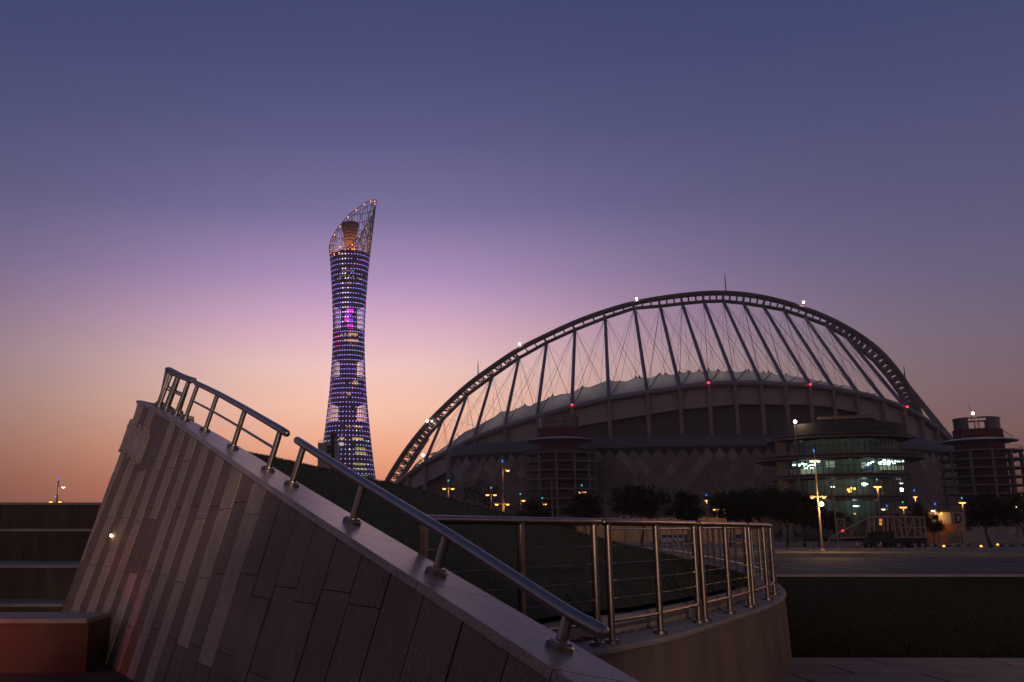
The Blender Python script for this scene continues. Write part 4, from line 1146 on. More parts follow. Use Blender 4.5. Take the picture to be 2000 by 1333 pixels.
obj('cauldron_base', MB().lathe([(11.0 * sc_, tz(502)), (9.2 * sc_, tz(495)), (8.0 * sc_, tz(487))], TC, 30), core_m, tw)
cl2 = emit('orange crown lamp', (1.0, 0.30, 0.06), 6.0)
for i in range(46):
    a = random.random() * 2 * math.pi
    if i < 18: a = 2 * math.pi * i / 18; z = top_of(a) - 1.0
    else:
        z = tz(random.choice((438, 455, 472, 488, 498)))
        if z > top_of(a) - 1: continue
    p = ring_pt(a, z); e = (TC + V((0, 0, z)) - p).normalized(); p = p + e * 0.7
    obj('crown_lamp', MB().ball(p, 0.42, 6), cl2, tw)
for a in (0.6, 2.2, 3.9, 5.4):
    p = TC + V((14 * math.cos(a), 14 * math.sin(a), tz(480)))
    point_light('crown_light', p, 3000, (1.0, 0.40, 0.16), 0.6, tw)
# low block beside the tower foot and a slim dark pole in front of it
ax = thing('annex_block', 'pale flat-roofed block at the left foot of the lattice tower', 'building', px(634, 1037, 760) - V((0, 0, CAMZ)))
p0, p1 = px(621, 865, 760), px(660, 865, 760); q = MB().box(((p0.x + p1.x) / 2, 768, p0.z / 2), ((p1.x - p0.x) / 2, 8, p0.z / 2)); obj('wall', q, mat('annex wall', (0.36, 0.31, 0.30), 0.8), ax, smooth=False)
q = MB()
for i in range(12): q.tube([V((lerp(p0.x, p1.x, i / 11), 760.2, p0.z)), V((lerp(p0.x, p1.x, i / 11), 760.2, p0.z + 1.5))], 0.1, 4)
q.tube([V((p0.x, 760.2, p0.z + 1.5)), V((p1.x, 760.2, p0.z + 1.5))], 0.1, 4); obj('parapet_rail', q, net_m, ax)
pm = px(647.5, 1037, 52); pm.z = 0
mst = thing('camera_mast', 'slim black pole with rounded brown cap in front of the tower foot', 'pole', pm)
zt = px(647.5, 852, 52).z
obj('pole', MB().tube([pm, pm + V((0, 0, zt))], 0.105, 8), mat('black metal', (0.02, 0.02, 0.02), 0.5), mst)
obj('cap', MB().lathe([(0.12, zt - 0.1), (0.19, zt + 0.05), (0.17, zt + 0.2), (0.03, zt + 0.28)], pm, 12), mat('brown cap', (0.16, 0.06, 0.05), 0.6), mst)
obj('control_box', MB().box(pm + V((-0.18, -0.05, px(640, 878, 52).z)), (0.16, 0.12, 0.22)), mat('black metal', (0.02, 0.02, 0.02), 0.5), mst, smooth=False)
# ================================================================== STREET LAMPS
pole_m = mat('pale lamp pole', (0.27, 0.23, 0.19), 0.6, 0.1, 0.15, 2.0)
head_m = mat('lamp housing', (0.25, 0.22, 0.2), 0.5)
sod = (1.0, 0.42, 0.08); wht = (1.0, 0.86, 0.66)
em_s = emit('sodium lens', (1.0, 0.40, 0.07), 3.2); em_w = emit('white lens', (1.0, 0.78, 0.5), 4)
em_b = emit('blue finial', (0.02, 0.16, 0.9), 1.5); em_c = emit('cyan finial', (0.04, 0.45, 0.5), 1.3)
def lamp(label, u, v_top, Y, heads, fin=em_b, r0=0.11, power=40, group='street lamps around the car park', pole_top=None, fin_r=None):
    b = px(u, 1037, Y); b.z = 0.0
    t = thing('street_lamp', label, 'street lamp', b, group)
    zt = px(u, v_top, Y).z
    obj('pole', MB().tube([b, b + V((0, 0, zt * 0.5)), b + V((0, 0, zt))], [r0, r0 * 0.8, r0 * 0.5], 8), pole_m, t)
    obj('pole_base', MB().lathe([(0, 0), (r0 * 2.4, 0), (r0 * 2.4, 0.35), (r0 * 1.5, 0.5), (r0, 0.55)], b, 12), pole_m, t)
    if fin: obj('finial', MB().lathe([(0.01, zt), (0.06 * Y / 130, zt + 0.02), (0.11 * Y / 130, zt + 0.12), (0.07 * Y / 130, zt + 0.24), (0.01, zt + 0.32)], b, 10), fin, t)
    for (dx, v, kind) in heads:             # dx: metres from the pole, v: height in view
        z = px(u, v, Y).z; s = Y / 130
        hd = MB(); c = b + V((dx, 0, z + 0.1))
        hd.box(c + V((0, 0, 0.08)), (0.34 * s, 0.16 * s, 0.06 * s)); hd.tube([b + V((0, 0, z + 0.12)), c + V((0, 0, 0.1))], 0.05, 5)
        h = obj('lamp_head', hd, head_m, t)
        if kind:
            col = sod if kind == 's' else wht
            obj('lens', MB().lathe([(0.01, -0.16 * s), (0.2 * s, -0.1 * s), (0.26 * s, 0.02)], c - V((0, 0, 0.02)), 10), em_s if kind == 's' else em_w, h)
            point_light('lamp_light', c - V((0, 0.12, 0.34 * s)), power, col, 0.12, h)
    return t
lamp('tall street lamp with bright white and orange heads at the far kerb of the road', 1603, 884, 83, [(-0.28, 903, 'w'), (0.32, 903, 'w'), (-0.5, 974, 's'), (0.55, 974, 's')], r0=0.10, power=35)
_t = [o for o in bpy.data.objects if o.name.startswith('street_lamp')][-1]
_p = px(1604.5, 985, 82.6); obj('globe_lamp', MB().ball(_p, 0.19, 10), emit('globe lamp', (1.0, 0.62, 0.28), 20), _t); point_light('globe_light', _p - V((0, 0.4, 0)), 520, (1.0, 0.55, 0.2), 0.2, _t)
lamp('twin-headed orange street lamp left of the gallery corner', 876.5, 941, 137, [(-0.62, 956, 's'), (0.62, 956, 's')], em_c, power=70)
lamp('tall lamp pole with one pale head before the bare tree', 984, 904, 99, [(0.55, 921, 's'), (-0.7, 987, 's'), (0.45, 987, 's')], r0=0.12, power=45)
lamp('short orange street lamp left of the bare tree', 960.5, 955, 150, [(-0.6, 968, 's'), (0.6, 968, 's')], em_c, power=40)
lamp('orange street lamp right of the bare tree', 1018, 967, 160, [(0.5, 979, 's')], em_c, power=40)
lamp('small dim street lamp left of the first stair tower foot', 1061, 975, 160, [(0.4, 986, 's')], em_c, power=8)
lamp('twin-headed orange street lamp before the first stair tower', 1139.5, 950, 150, [(-0.42, 963, 's'), (0.42, 963, 's')], em_c, power=40)
lamp('thin orange street lamp among the dark trees', 1384, 969, 150, [(0.0, 979, 's')], em_b, power=35)
lamp('gold-lit street lamp before the office building, left of the truck', 1722.5, 939, 133, [(-0.3, 952, 's'), (0.3, 952, 's')], em_c, r0=0.16, power=90)
lamp('gold-lit street lamp before the office building, above the truck', 1794, 960, 140, [(0.05, 972, 's')], em_b, r0=0.14, power=80)
lamp('short gold street lamp in front of the lowest office storey', 1769, 983, 150, [(-0.3, 992, 's'), (0.3, 992, 's')], em_c, power=40)
lamp('small street lamp with blue top behind the truck cabin', 1737, 990, 150, [(-0.6, 996, 'w')], em_b, power=10)
lamp('pale street lamp before the lit service building', 1832, 987, 118, [(-0.35, 999, 'w')], em_b, power=40)
lamp('gold street lamp at the foot of the right stair tower', 1886, 975, 150, [(-0.25, 983, 's'), (0.25, 983, 's')], em_c, power=40)
lamp('street lamp with blue top behind the right-hand round tree', 1931, 981, 150, [(0.1, 990, 's')], em_b, power=8)
lamp('pale street lamp near the right edge of view', 1986.5, 982, 112, [(0.1, 992, 'w')], em_b, power=25)
lamp('street lamp with one white head above the left terrace', 107, 939, 133, [(0.75, 953, 'w')], em_b, power=30, r0=0.2)
lamp('low orange twin street lamp just above the left terrace', 103, 972, 170, [(-0.75, 981, 's'), (0.9, 981, 's')], em_c, power=30, r0=0.1)
for lab, u, v, Y in (('unlit grey lamp pole with cross head before the first stair tower', 1080, 938, 120), ('short unlit lamp pole with cross head left of the big round tree', 1186, 963, 125), ('tall unlit grey lamp pole before the office building', 1634, 928, 100)):
    lamp(lab, u, v, Y, [(-0.35, v + 7, None), (0.35, v + 7, None)], None)
for lab, u in (('orange-lit pole behind the second round tree', 1402), ('orange-lit pole right of the second round tree trunk', 1419), ('orange-lit pole between the dark trees', 1433), ('orange-lit pole behind the big round tree', 1222)):
    lamp(lab, u, 985, 172, [(-0.4, 996, 's'), (0.4, 996, 's')], None, power=160)

# one more lamp of the same row stands outside the view on the right and throws its light across the railings
lamp('orange street lamp by the lawn beyond the right side of the view', 800 + FPX * 24.0 / 27.0, 640, 27.0, [(-0.6, 650, 's')], em_b, power=1000)
# ================================================================== TREES
bark = mat('dark bark', (0.07, 0.05, 0.04), 0.95, 0, 0.4, 6.0)
leafs = [mat('leaf dark', (0.022, 0.030, 0.012), 0.7, 0, 0.5, 0.8, spec=0.2), mat('leaf olive', (0.04, 0.045, 0.016), 0.7, 0, 0.5, 0.8, spec=0.2)]
twig_m = mat('dry twig', (0.16, 0.125, 0.10), 0.9)
def make_tree(seed, h, cw, ch, nleaf, bare=False, leaf=0):
    rnd = random.Random(seed)
    tk = MB(); tips = []
    def limb(p, d, L, r_, depth):
        pts = [p]; q = p; dd = d.normalized()
        for i in range(4):
            dd = (dd + V((rnd.uniform(-.22, .22), rnd.uniform(-.22, .22), rnd.uniform(-.05, .16)))).normalized()
            q = q + dd * L / 4; pts.append(q)
        tk.tube(pts, [r_ * (1 - 0.16 * i) for i in range(5)], 6 if depth < 2 else 4, cap=False)
        if depth >= (4 if bare else 3): tips.append(q); return
        for k in range(rnd.choice((3, 4)) if depth == 0 else rnd.choice((2, 3))):
            a = rnd.random() * 6.28; sp = rnd.uniform(0.5, 1.0)
            nd = (dd + V((math.cos(a) * sp, math.sin(a) * sp, rnd.uniform(0.0, 0.5)))).normalized()
            limb(pts[rnd.choice((2, 3, 4))] if depth > 0 else pts[-1], nd, L * rnd.uniform(0.62, 0.85), r_ * 0.55, depth + 1)
        tips.append(q)
    limb(V((0, 0, -0.1)), V((rnd.uniform(-.15, .15), rnd.uniform(-.1, .1), 1)), h * 0.36, h * 0.028, 0)
    lf_ = MB(); zc = h - ch / 2
    clumps = []
    for _ in range(46):
        while True:
            x, y, z = rnd.uniform(-1, 1), rnd.uniform(-1, 1), rnd.uniform(-1, 1)
            rr = x * x + y * y + z * z
            if 0.12 < rr < 1.0: break
        flat = 0.85 if z < 0 else 1.0
        clumps.append((V((x * cw / 2 * 0.92, y * cw / 2 * 0.92, zc + z * ch / 2 * flat * 0.9)), rnd.uniform(0.10, 0.2) * cw / 2 * 1.2))
    if bare: clumps = [(t_, 0.5) for t_ in tips]
    for _ in range(nleaf):
        c, r_ = rnd.choice(clumps)
        p = c + V((rnd.gauss(0, 1), rnd.gauss(0, 1), rnd.gauss(0, 0.8))) * r_ * 0.75
        a, b, s = rnd.random() * 6.28, rnd.uniform(-1.2, 1.2), rnd.uniform(0.07, 0.17) * (0.7 if bare else 1.0)
        e = V((math.cos(a) * math.cos(b), math.sin(a) * math.cos(b), math.sin(b))) * s * 1.6; f = V((-math.sin(a), math.cos(a), rnd.uniform(-.5, .5))) * s * 0.7
        lf_.quad(p - e, p + f, p + e, p - f)
    return (mesh_of('trunk', tk, twig_m if bare else bark), mesh_of('crown', lf_, leafs[leaf], smooth=False), h, cw)
protos = [make_tree(3, 7.6, 7.4, 4.2, 5200), make_tree(11, 7.0, 5.6, 4.2, 4200), make_tree(21, 6.4, 5.8, 3.6, 4200, leaf=1)]
bare = make_tree(33, 7.5, 6.5, 5, 900, True)
def tree(label, u, v_top, Y, width, proto, group='trees along the car park', rz=None, name='round_tree'):
    trk, crn, h, cw = proto
    b = px(u, 1037, Y); b.z = 0.02
    H = px(u, v_top, Y).z; W = width / FPX * Y
    t = thing(name, label, 'tree', b, group, rz if rz is not None else random.random() * 6)
    t.scale = (W / cw, W / cw, H / h)
    for n_, me in (('trunk', trk), ('crown', crn)):
        o = bpy.data.objects.new(n_, me); COL.objects.link(o); o.parent = t
tree('big dark round tree behind the middle of the wire fence', 1252, 947, 116, 118, protos[0])
tree('dark round tree right of the big round tree', 1343, 962, 122, 78, protos[1])
tree('dark tree third along behind the wire fence', 1425, 960, 126, 76, protos[2])
tree('wide dark tree behind the right end of the wire fence', 1500, 953, 118, 92, protos[0])
tree('dark tree just left of the tall street lamp', 1568, 962, 112, 96, protos[1])
tree('dark tree filling the gap between the third and the wide tree', 1463, 958, 124, 84, protos[1])
tree('dark tree between the wide tree and the tall street lamp', 1536, 959, 116, 88, protos[2])
tree('low dark tree right behind the tall street lamp', 1598, 985, 124, 58, protos[1])
tree('dark tree in front of the first stair tower foot', 1143, 964, 145, 78, protos[1])
tree('low dark tree beyond the mound, left of the first stair tower', 1048, 984, 150, 74, protos[2])
tree('leafless grey tree in front of the gallery corner', 985, 922, 165, 128, bare, name='bare_tree')
tree('smaller leafless tree beside the low dark tree', 1035, 950, 168, 80, bare, name='bare_tree')
tree('dark round tree right of the large letter sign', 1932, 966, 114, 98, protos[1])
tree('dark tree cut off by the right edge of view', 2000, 966, 110, 66, protos[2])
tree('small lamp-lit tree right of the truck', 1822, 1006, 112, 44, protos[2])
tree('dark tree behind the boom of the truck', 1632, 1000, 128, 62, protos[2])
tree('orange-lit treetop behind the truck body', 1794, 984, 128, 40, protos[1])
tree('dark tree beyond the mound crest at left', 925, 992, 160, 50, protos[2])

# unseen: plaza lamp behind the viewpoint, bushes added to shade lower wall and steps
bp = V((1.5, -13.0, 0.0))
t = thing('plaza_lamp', 'tall warm plaza lamp standing behind the bushes', 'street lamp', bp)
obj('pole', MB().tube([bp, bp + V((0, 0, 6.3))], [0.11, 0.07], 10), pole_m, t)
hd_ = obj('lamp_head', MB().box(bp + V((0, 0.35, 6.32)), (0.22, 0.4, 0.07)), head_m, t, smooth=False)
obj('lens', MB().box(bp + V((0, 0.4, 6.235)), (0.17, 0.3, 0.012)), em_w, hd_, smooth=False)
point_light('plaza_light', bp + V((0, 0.45, 6.05)), 6200, (1.0, 0.70, 0.54), 0.3, hd_)
shade_shrub = make_tree(51, 3.5, 3.4, 3.1, 7000)
for lab, x, y, h, w_ in (('left added bush behind the viewpoint', -2.5, -3.6, 4.9, 3.0), ('middle added bush behind the viewpoint', 0.55, -3.3, 3.8, 3.4), ('right added bush behind the viewpoint', 3.3, -3.6, 3.4, 3.2)):
    t = thing('shade_bush', lab, 'shade_bush', (x, y, 0.45 if x < 1 else 0.0), 'added bushes shading steps and lower wall', 1.0 + x)
    t.scale = (w_ / 3.4, w_ / 3.4, (h + (0 if x < 1 else 0.45)) / 3.5)
    for n_, me in (('trunk', shade_shrub[0]), ('crown', shade_shrub[1])):
        o = bpy.data.objects.new(n_, me); COL.objects.link(o); o.parent = t
# ================================================================== LOW BUILDINGS, WALLS
wy = 182.0
pw = thing('boundary_wall', 'long pale boundary wall lit orange behind the trees', 'wall', (60, wy, 0))
xa, xb = px(1130, 1037, wy).x, px(1500, 1037, wy).x; zt = px(1300, 1012, wy).z
nseg = 12
for i in range(nseg):
    x0, x1 = lerp(xa, xb, i / nseg), lerp(xa, xb, (i + 1) / nseg)
    obj('wall_panel', MB().box(((x0 + x1) / 2, wy, zt / 2), ((x1 - x0) / 2 - 0.05, 0.15, zt / 2)), mat('boundary wall', (0.38, 0.33, 0.26), 0.85, 0, 0.2, 0.3), pw, smooth=False)
    obj('wall_pier', MB().box((x0, wy - 0.1, zt / 2 + 0.1), (0.22, 0.3, zt / 2 + 0.1)), mat('boundary pier', (0.30, 0.26, 0.21), 0.85), pw, smooth=False)
sbp = px(1848, 1037, 165); sbp.z = 0
sb = thing('service_building', 'low cream and orange service building lit by a wall lamp', 'building', sbp)
x0, x1 = px(1806, 1037, 165).x, px(1884, 1037, 165).x; zt = px(1848, 1001, 165).z; zm = px(1848, 1023, 165).z
obj('upper_wall', MB().box(((x0 + x1) / 2, 169, (zt + zm) / 2), ((x1 - x0) / 2, 4, (zt - zm) / 2)), mat('cream wall', (0.46, 0.38, 0.27), 0.85, 0, 0.1, 0.4), sb, smooth=False)
obj('lower_wall', MB().box(((x0 + x1) / 2, 169, zm / 2 - 0.002), ((x1 - x0) / 2 - 0.03, 3.97, zm / 2)), mat('orange wall', (0.40, 0.15, 0.07), 0.85, 0, 0.15, 0.5), sb, smooth=False)
obj('roof_slab', MB().box(((x0 + x1) / 2 + 1, 168.5, zt + 0.2), ((x1 - x0) / 2 + 2.5, 5, 0.2)), slab_m, sb, smooth=False)
obj('gate', MB().box((px(1870, 1037, 164).x, 164.9, 1.0), (1.1, 0.06, 1.0)), mat('grey gate', (0.16, 0.16, 0.17), 0.6), sb, smooth=False)
p = px(1838, 1003.5, 164.4); obj('wall_lamp', MB().ball(p, 0.16, 8), em_s, sb); point_light('wall_light', p - V((0, 0.7, 0.3)), 130, (1.0, 0.55, 0.2), 0.15, sb)
bw = thing('concrete_barrier_wall', 'long plain grey wall below the right stair tower', 'wall', (px(1950, 1037, 160).x, 160, 0))
x0, x1 = px(1880, 1037, 160).x, px(2080, 1037, 160).x; zt = px(1940, 1029, 160).z
for i in range(6): obj('wall_panel', MB().box((lerp(x0, x1, (i + .5) / 6), 160, zt / 2), ((x1 - x0) / 12 - 0.03, 0.12, zt / 2)), mat('grey blue wall', (0.30, 0.31, 0.34), 0.85, 0, 0.15, 0.4), bw, smooth=False)
kd = thing('striped_kerb', 'black and white striped kerb of the car park on the right', 'kerb', (px(1900, 1037, 128).x, 128, 0))
for i in range(22):
    x = px(1806, 1037, 128).x + i * 0.72
    obj('kerb_block', MB().box((x, 128, 0.12), (0.355, 0.15, 0.12)), kerb_m if i % 2 else mat('black kerb paint', (0.03, 0.03, 0.03), 0.8), kd, smooth=False)
for lab, u, v, Y in (('small yellow ground light below the lamp-lit tree', 1840, 1062, 106), ('small yellow ground light right of the large letter sign', 1912.5, 1062, 106), ('small ground light under the right-hand round tree', 1945, 1052, 118)):
    b = px(u, 1037, Y); b.z = 0.28 if Y < 100 else 0.02
    t = thing('ground_light', lab, 'light', b, 'ground lights')
    obj('housing', MB().lathe([(0, 0), (0.14, 0), (0.14, 0.25), (0.1, 0.3)], b, 10), head_m, t)
    obj('lens', MB().lathe([(0.13, 0.301), (0.15, 0.42), (0.01, 0.52)], b, 10), emit('yellow lens', (1.0, 0.5, 0.08), 2.0), t)
    point_light('ground_glow', b + V((0, -0.3, 0.7)), 12, (1.0, 0.5, 0.1), 0.1, t)

# ================================================================== SIGNS
sign_m = mat('sign board', (0.34, 0.25, 0.24), 0.7); black_m = mat('black lettering', (0.01, 0.01, 0.01), 0.7)
def letter_D(c, h, th=0.19):
    w = h * 0.78; q = MB(); pts_o = [(0, 0), (w * 0.5, 0)]; n = 14
    o = []; i_ = []
    for k in range(n + 1):
        a = -math.pi / 2 + math.pi * k / n
        o.append((w * 0.48 + w * 0.52 * math.cos(a), h / 2 + h / 2 * math.sin(a)))
        i_.append((w * 0.48 + (w * 0.52 - th * h) * math.cos(a), h / 2 + (h / 2 - th * h) * math.sin(a)))
    o = [(0, 0)] + o + [(0, h)]; i_ = [(th * h, th * h)] + i_ + [(th * h, h - th * h)]
    P = lambda x, z, y: c + V((x - w / 2, y, z - h / 2))
    vs = [P(x, z, 0) for x, z in o] + [P(x, z, 0) for x, z in i_] ; m_ = len(o)
    fs = [(k, k + 1, m_ + k + 1, m_ + k) for k in range(m_ - 1)] + [(m_ - 1, 0, m_, 2 * m_ - 1)]
    q.add(vs, fs); q.add([v_ + V((0, 0.03, 0)) for v_ in vs], [f[::-1] for f in fs]); return q
def sign(label, u, v, Y, size):
    b = px(u, 1037, Y); b.z = 0.28 if 76 < Y < 100 else 0.02
    t = thing('letter_sign', label, 'sign', b, 'letter signs of the parking zones'); c = px(u, v, Y); c = V((b.x, Y, c.z)); w = size / FPX * Y / 2
    obj('post', MB().tube([b, V((b.x, Y + 0.12, c.z))], 0.08, 8), pole_m, t)
    bd = obj('board', MB().box(c, (w, 0.05, w * 0.92)), sign_m, t, smooth=False)
    obj('letter', letter_D(c + V((0, -0.056, 0)), w * 1.35), black_m, bd, smooth=False)
sign('large square sign with black letter D on the far verge', 1874, 1013, 98, 26)
sign('square letter D sign before the office, left of the truck', 1643, 1022, 118, 19)
sign('square letter D sign half behind the big round tree', 1221, 1016, 108, 19)
b = px(1893, 1037, 118); b.z = 0.02
t = thing('small_red_sign', 'small dark sign with red letters below the large letter sign', 'sign', b)
c = px(1893, 1033, 118); obj('post', MB().tube([b, V((b.x, 118.1, c.z))], 0.05, 6), pole_m, t); obj('board', MB().box(c, (0.35, 0.03, 0.3)), mat('dark board', (0.12, 0.07, 0.07), 0.7), t, smooth=False)
obj('letter', letter_D(c + V((0, -0.04, 0)), 0.36), mat('red letters', (0.5, 0.03, 0.03), 0.6), t, smooth=False)
b = px(1978, 1037, 112); b.z = 0.02; c = px(1978, 1037, 112); c.z = px(1978, 1036, 112).z
t = thing('round_sign', 'small pale round traffic sign on a thin post at right', 'sign', b)
obj('post', MB().tube([b, V((b.x, 112.06, c.z))], 0.035, 6), pole_m, t); obj('disc', MB().lathe([(0.01, 0.03), (0.36, 0.03), (0.36, 0.0), (0.01, 0.0)], c, 20, ax=(V((1, 0, 0)), V((0, 0, 1)), V((0, -1, 0)))), mat('pale sign', (0.5, 0.46, 0.44), 0.6), t)

# ================================================================== CONES, CARS, TRUCK
cone_r = mat('cone red', (0.35, 0.04, 0.03), 0.6); cone_w = mat('cone white', (0.6, 0.58, 0.55), 0.6)
for lab, u in (('traffic cone left of the truck boom, beside the tall lamp', 1602), ('traffic cone below the truck boom', 1672), ('traffic cone beside the truck chassis', 1718)):
    Y = 96; b = px(u, 1037, Y); b.z = 0.28
    t = thing('traffic_cone', lab, 'traffic cone', b, 'traffic cones by the truck')
    obj('base', MB().box(b + V((0, 0, 0.025)), (0.2, 0.2, 0.025)), cone_r, t, smooth=False)
    obj('cone', MB().lathe([(0.15, 0.05), (0.03, 0.85), (0.01, 0.86)], b, 14), cone_r, t)
    obj('white_band', MB().lathe([(0.097, 0.42), (0.062, 0.66)], b, 14), cone_w, t)
def car(label, u, Y, col, rz):
    b = px(u, 1037, Y); b.z = 0.02
    t = thing('parked_car', label, 'car', b, 'cars parked beyond the fence', rz)
    bm_ = mat('car paint ' + label[:5], col, 0.3, 0.2)
    sec = [(-2.2, 0.45, 0.62, 0.80), (-2.1, 0.30, 0.85, 0.82), (-1.3, 0.25, 0.95, 0.85), (0.9, 0.25, 0.95, 0.85), (1.9, 0.28, 0.78, 0.82), (2.2, 0.42, 0.62, 0.74)]
    q = MB(); rws = []
    for x, z0, z1, w in sec: rws.append([V((x, -w, z0)), V((x, -w, z0 + (z1 - z0) * .6)), V((x, -w * .93, z1)), V((x, w * .93, z1)), V((x, w, z0 + (z1 - z0) * .6)), V((x, w, z0)), V((x, -w, z0))])
    q.grid(rws); q.add(rws[0][:6], [(0, 1, 2, 3, 4, 5)]); q.add(rws[-1][:6], [(5, 4, 3, 2, 1, 0)])
    def lp_(name, mb, m_, par=t, sm=True):
        o = bpy.data.objects.new(name, mesh_of(name, mb, m_, smooth=sm)); COL.objects.link(o); o.parent = par; return o
    bd = lp_('body', q, bm_)
    c_ = MB(); A = [V((-1.7, -.78, .93)), V((1.0, -.78, .93)), V((1.0, .78, .93)), V((-1.7, .78, .93))]; B = [V((-1.2, -.62, 1.42)), V((0.25, -.62, 1.45)), V((0.25, .62, 1.45)), V((-1.2, .62, 1.42))]
    c_.hexa(A + B); lp_('cabin_glass', c_, mat('car glass', (0.02, 0.022, 0.025), 0.1), sm=False)
    r_ = MB().hexa([x + V((0, 0, 0.004)) for x in B] + [x * 0.97 + V((0, 0, 0.07)) for x in B]); lp_('roof', r_, bm_, sm=False)
    for x in (-1.35, 1.35):
        for y in (-0.8, 0.8):
            w_ = lp_('wheel', MB().lathe([(0.01, -.1), (0.33, -.1), (0.33, .1), (0.01, .1)], (x, y, 0.33), 16, ax=(V((1, 0, 0)), V((0, 0, 1)), V((0, 1, 0)))), mat('tyre', (0.015, 0.015, 0.015), 0.9))
    lp_('headlight', MB().box((2.15, 0.6, 0.62), (0.06, 0.16, 0.08)), mat('lamp glass', (0.7, 0.7, 0.7), 0.2), sm=False); lp_('headlight', MB().box((2.15, -0.6, 0.62), (0.06, 0.16, 0.08)), MATS['lamp glass'], sm=False)
car('white sedan parked beyond the wire fence', 1310, 150, (0.55, 0.53, 0.5), R(-60))
car('dark sedan parked right of the white sedan', 1334, 152, (0.05, 0.05, 0.055), R(-70))
car('grey sedan parked behind the right part of the fence', 1440, 152, (0.25, 0.24, 0.24), R(-110))

TYK = 104.0
tb = px(1750, 1037, TYK); tb.z = 0.02
tk = thing('crane_truck', 'parked truck with lattice-framed box, cabin and lattice boom lowered to the left', 'truck', tb)
def tp(u, v, dy=0.0): p = px(u, v, TYK); return V((p.x, TYK + dy, p.z))
frame_m = mat('pale truck frame', (0.34, 0.29, 0.28), 0.6); dark_m = mat('truck dark', (0.02, 0.02, 0.022), 0.6); tarp_m = mat('brown truck panel', (0.13, 0.085, 0.08), 0.8, 0, 0.3, 2.0)
def tbox(u0, u1, v0, v1, y0, y1):
    a, b = tp(u0, v1), tp(u1, v0); return MB().box(((a.x + b.x) / 2, TYK + (y0 + y1) / 2, (a.z + b.z) / 2), ((b.x - a.x) / 2, (y1 - y0) / 2, (b.z - a.z) / 2))
obj('chassis', tbox(1706, 1812, 1050, 1062, 0.2, 2.4), dark_m, tk, smooth=False)
obj('engine_housing', tbox(1707, 1747, 1038, 1052, 0.1, 2.5), dark_m, tk, smooth=False)
for u in (1716, 1755, 1787, 1802):
    for dy in (0.15, 2.45):
        p = tp(u, 1062, dy); r_ = 0.52; p.z = 0.02 + r_
        w_ = obj('wheel', MB().lathe([(0.01, -.16), (r_ * .9, -.16), (r_, -.1), (r_, .1), (r_ * .9, .16), (0.01, .16)], p, 18, ax=(V((1, 0, 0)), V((0, 0, 1)), V((0, 1, 0)))), dark_m, tk)
        obj('hub', MB().lathe([(0.01, -.17), (0.2, -.17), (0.2, .17), (0.01, .17)], p, 12, ax=(V((1, 0, 0)), V((0, 0, 1)), V((0, 1, 0)))), frame_m, w_)
bx = obj('box_body', tbox(1748, 1805, 1012, 1049, 0.15, 2.45), tarp_m, tk, smooth=False)
def bars(name, segs, r_, m_, par, dy=0.0):
    for s in segs: obj(name, MB().tube([tp(*s[0], dy), tp(*s[1], dy)], r_, 5), m_, par)
bars('frame_bar', [((1746, 1010), (1806, 1011)), ((1748, 1050), (1809, 1050)), ((1746, 1010), (1750, 1050)), ((1806, 1011), (1809, 1050)), ((1748, 1012), (1808, 1046)), ((1757, 1011), (1764, 1050)), ((1768, 1011), (1771, 1050)),
                   ((1771, 1050), (1785, 1011)), ((1785, 1011), (1788, 1050)), ((1796, 1011), (1800, 1050)), ((1764, 1050), (1752, 1013)), ((1748, 1031), (1807, 1031))], 0.085, frame_m, bx, 0.05)
cbn = obj('cabin', tbox(1700, 1745, 1012, 1039, 0.5, 2.3), mat('cabin panel', (0.10, 0.085, 0.08), 0.6), tk, smooth=False)
bars('cabin_post', [((1699, 1010), (1746, 1010)), ((1699, 1010), (1701, 1041)), ((1708, 1010), (1710, 1041)), ((1727, 1010), (1728, 1041)), ((1736, 1010), (1737, 1041)), ((1745, 1010), (1746, 1041))], 0.13, frame_m, cbn, 0.3)
obj('window', tbox(1722, 1728, 1014, 1019, 0.44, 0.5), emit('orange cab window', (1.0, 0.36, 0.05), 0.8), cbn, smooth=False)
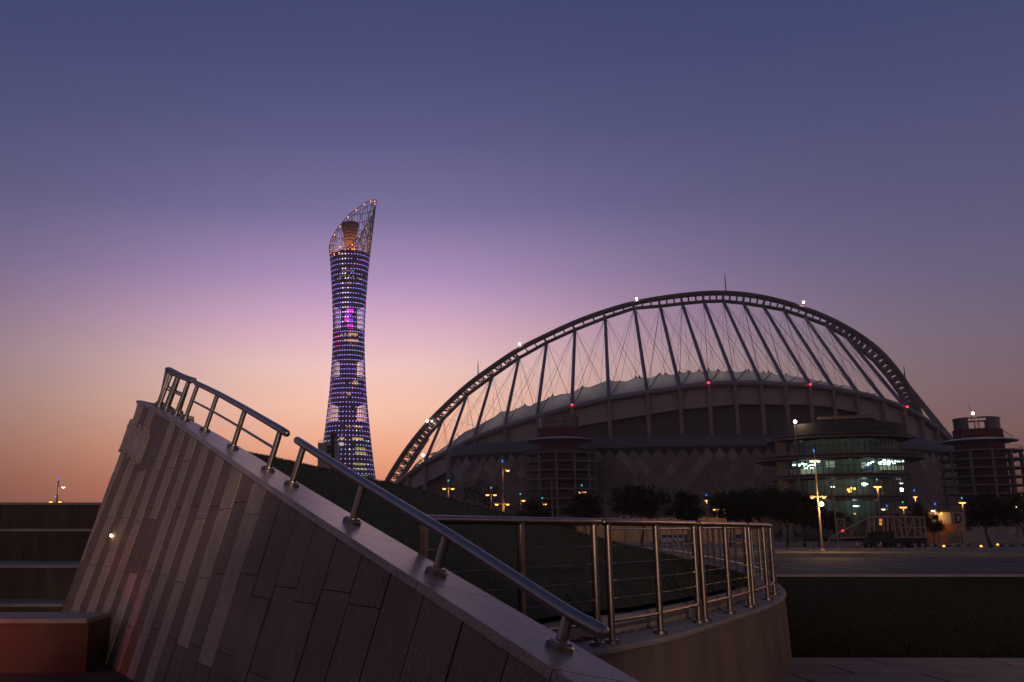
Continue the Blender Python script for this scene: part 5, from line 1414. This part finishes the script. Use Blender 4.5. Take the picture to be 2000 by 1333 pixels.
obj('window', tbox(1722, 1728, 1021, 1026, 0.44, 0.5), MATS['orange cab window'], cbn, smooth=False)
obj('window', tbox(1702, 1707, 1016, 1030, 0.44, 0.5), mat('pale glass', (0.3, 0.34, 0.33), 0.15), cbn, smooth=False)
bm = obj('boom', MB().tube([tp(1700, 1012, 0.6), tp(1624, 1052, 0.6)], 0.10, 6), frame_m, tk)
bars('boom_chord', [((1624, 1052), (1694, 1050)), ((1624, 1052), (1622, 1064)), ((1700, 1012), (1697, 1050))], 0.09, frame_m, bm, 0.6)
bars('boom_brace', [((1653, 1038), (1666, 1050)), ((1666, 1050), (1677, 1026))], 0.08, mat('red oxide bar', (0.42, 0.13, 0.06), 0.6), bm, 0.6)
obj('marker', MB().ball(tp(1650, 1037, 0.5), 0.12, 8), emit('red marker', (1.0, 0.02, 0.04), 3), bm)
# cables and pulleys heaped on the roof
q = MB()
for i in range(12):
    u_ = 1708 + i * 8; q.tube([tp(u_, 1010, 1.0), tp(u_ + random.uniform(-6, 10), 1003 + random.uniform(-3, 4), 1.2), tp(u_ + 14, 1010, 1.4)], 0.05, 4)
obj('roof_cables', q, dark_m, tk)
obj('winch_drum', MB().lathe([(0.01, -.5), (0.42, -.5), (0.42, .5), (0.01, .5)], tp(1742, 1004, 1.2), 16, ax=(V((1, 0, 0)), V((0, 0, 1)), V((0, 1, 0)))), tarp_m, tk)

# ================================================================== DUSTY AIR
hm = bpy.data.materials.new('dusk haze'); hm.use_nodes = True
_t = hm.node_tree; _t.nodes.clear()
_v = _t.nodes.new('ShaderNodeVolumePrincipled'); _v.inputs['Color'].default_value = (0.92, 0.88, 0.88, 1)
_v.inputs['Density'].default_value = 0.00022; _v.inputs['Anisotropy'].default_value = 0.55
_o = _t.nodes.new('ShaderNodeOutputMaterial'); _t.links.new(_v.outputs[0], _o.inputs['Volume'])
hm.cycles.homogeneous_volume = True
hz = obj('haze', MB().box((100, 405, 164.0), (700, 445, 165.0)), hm, kind='stuff', smooth=False)
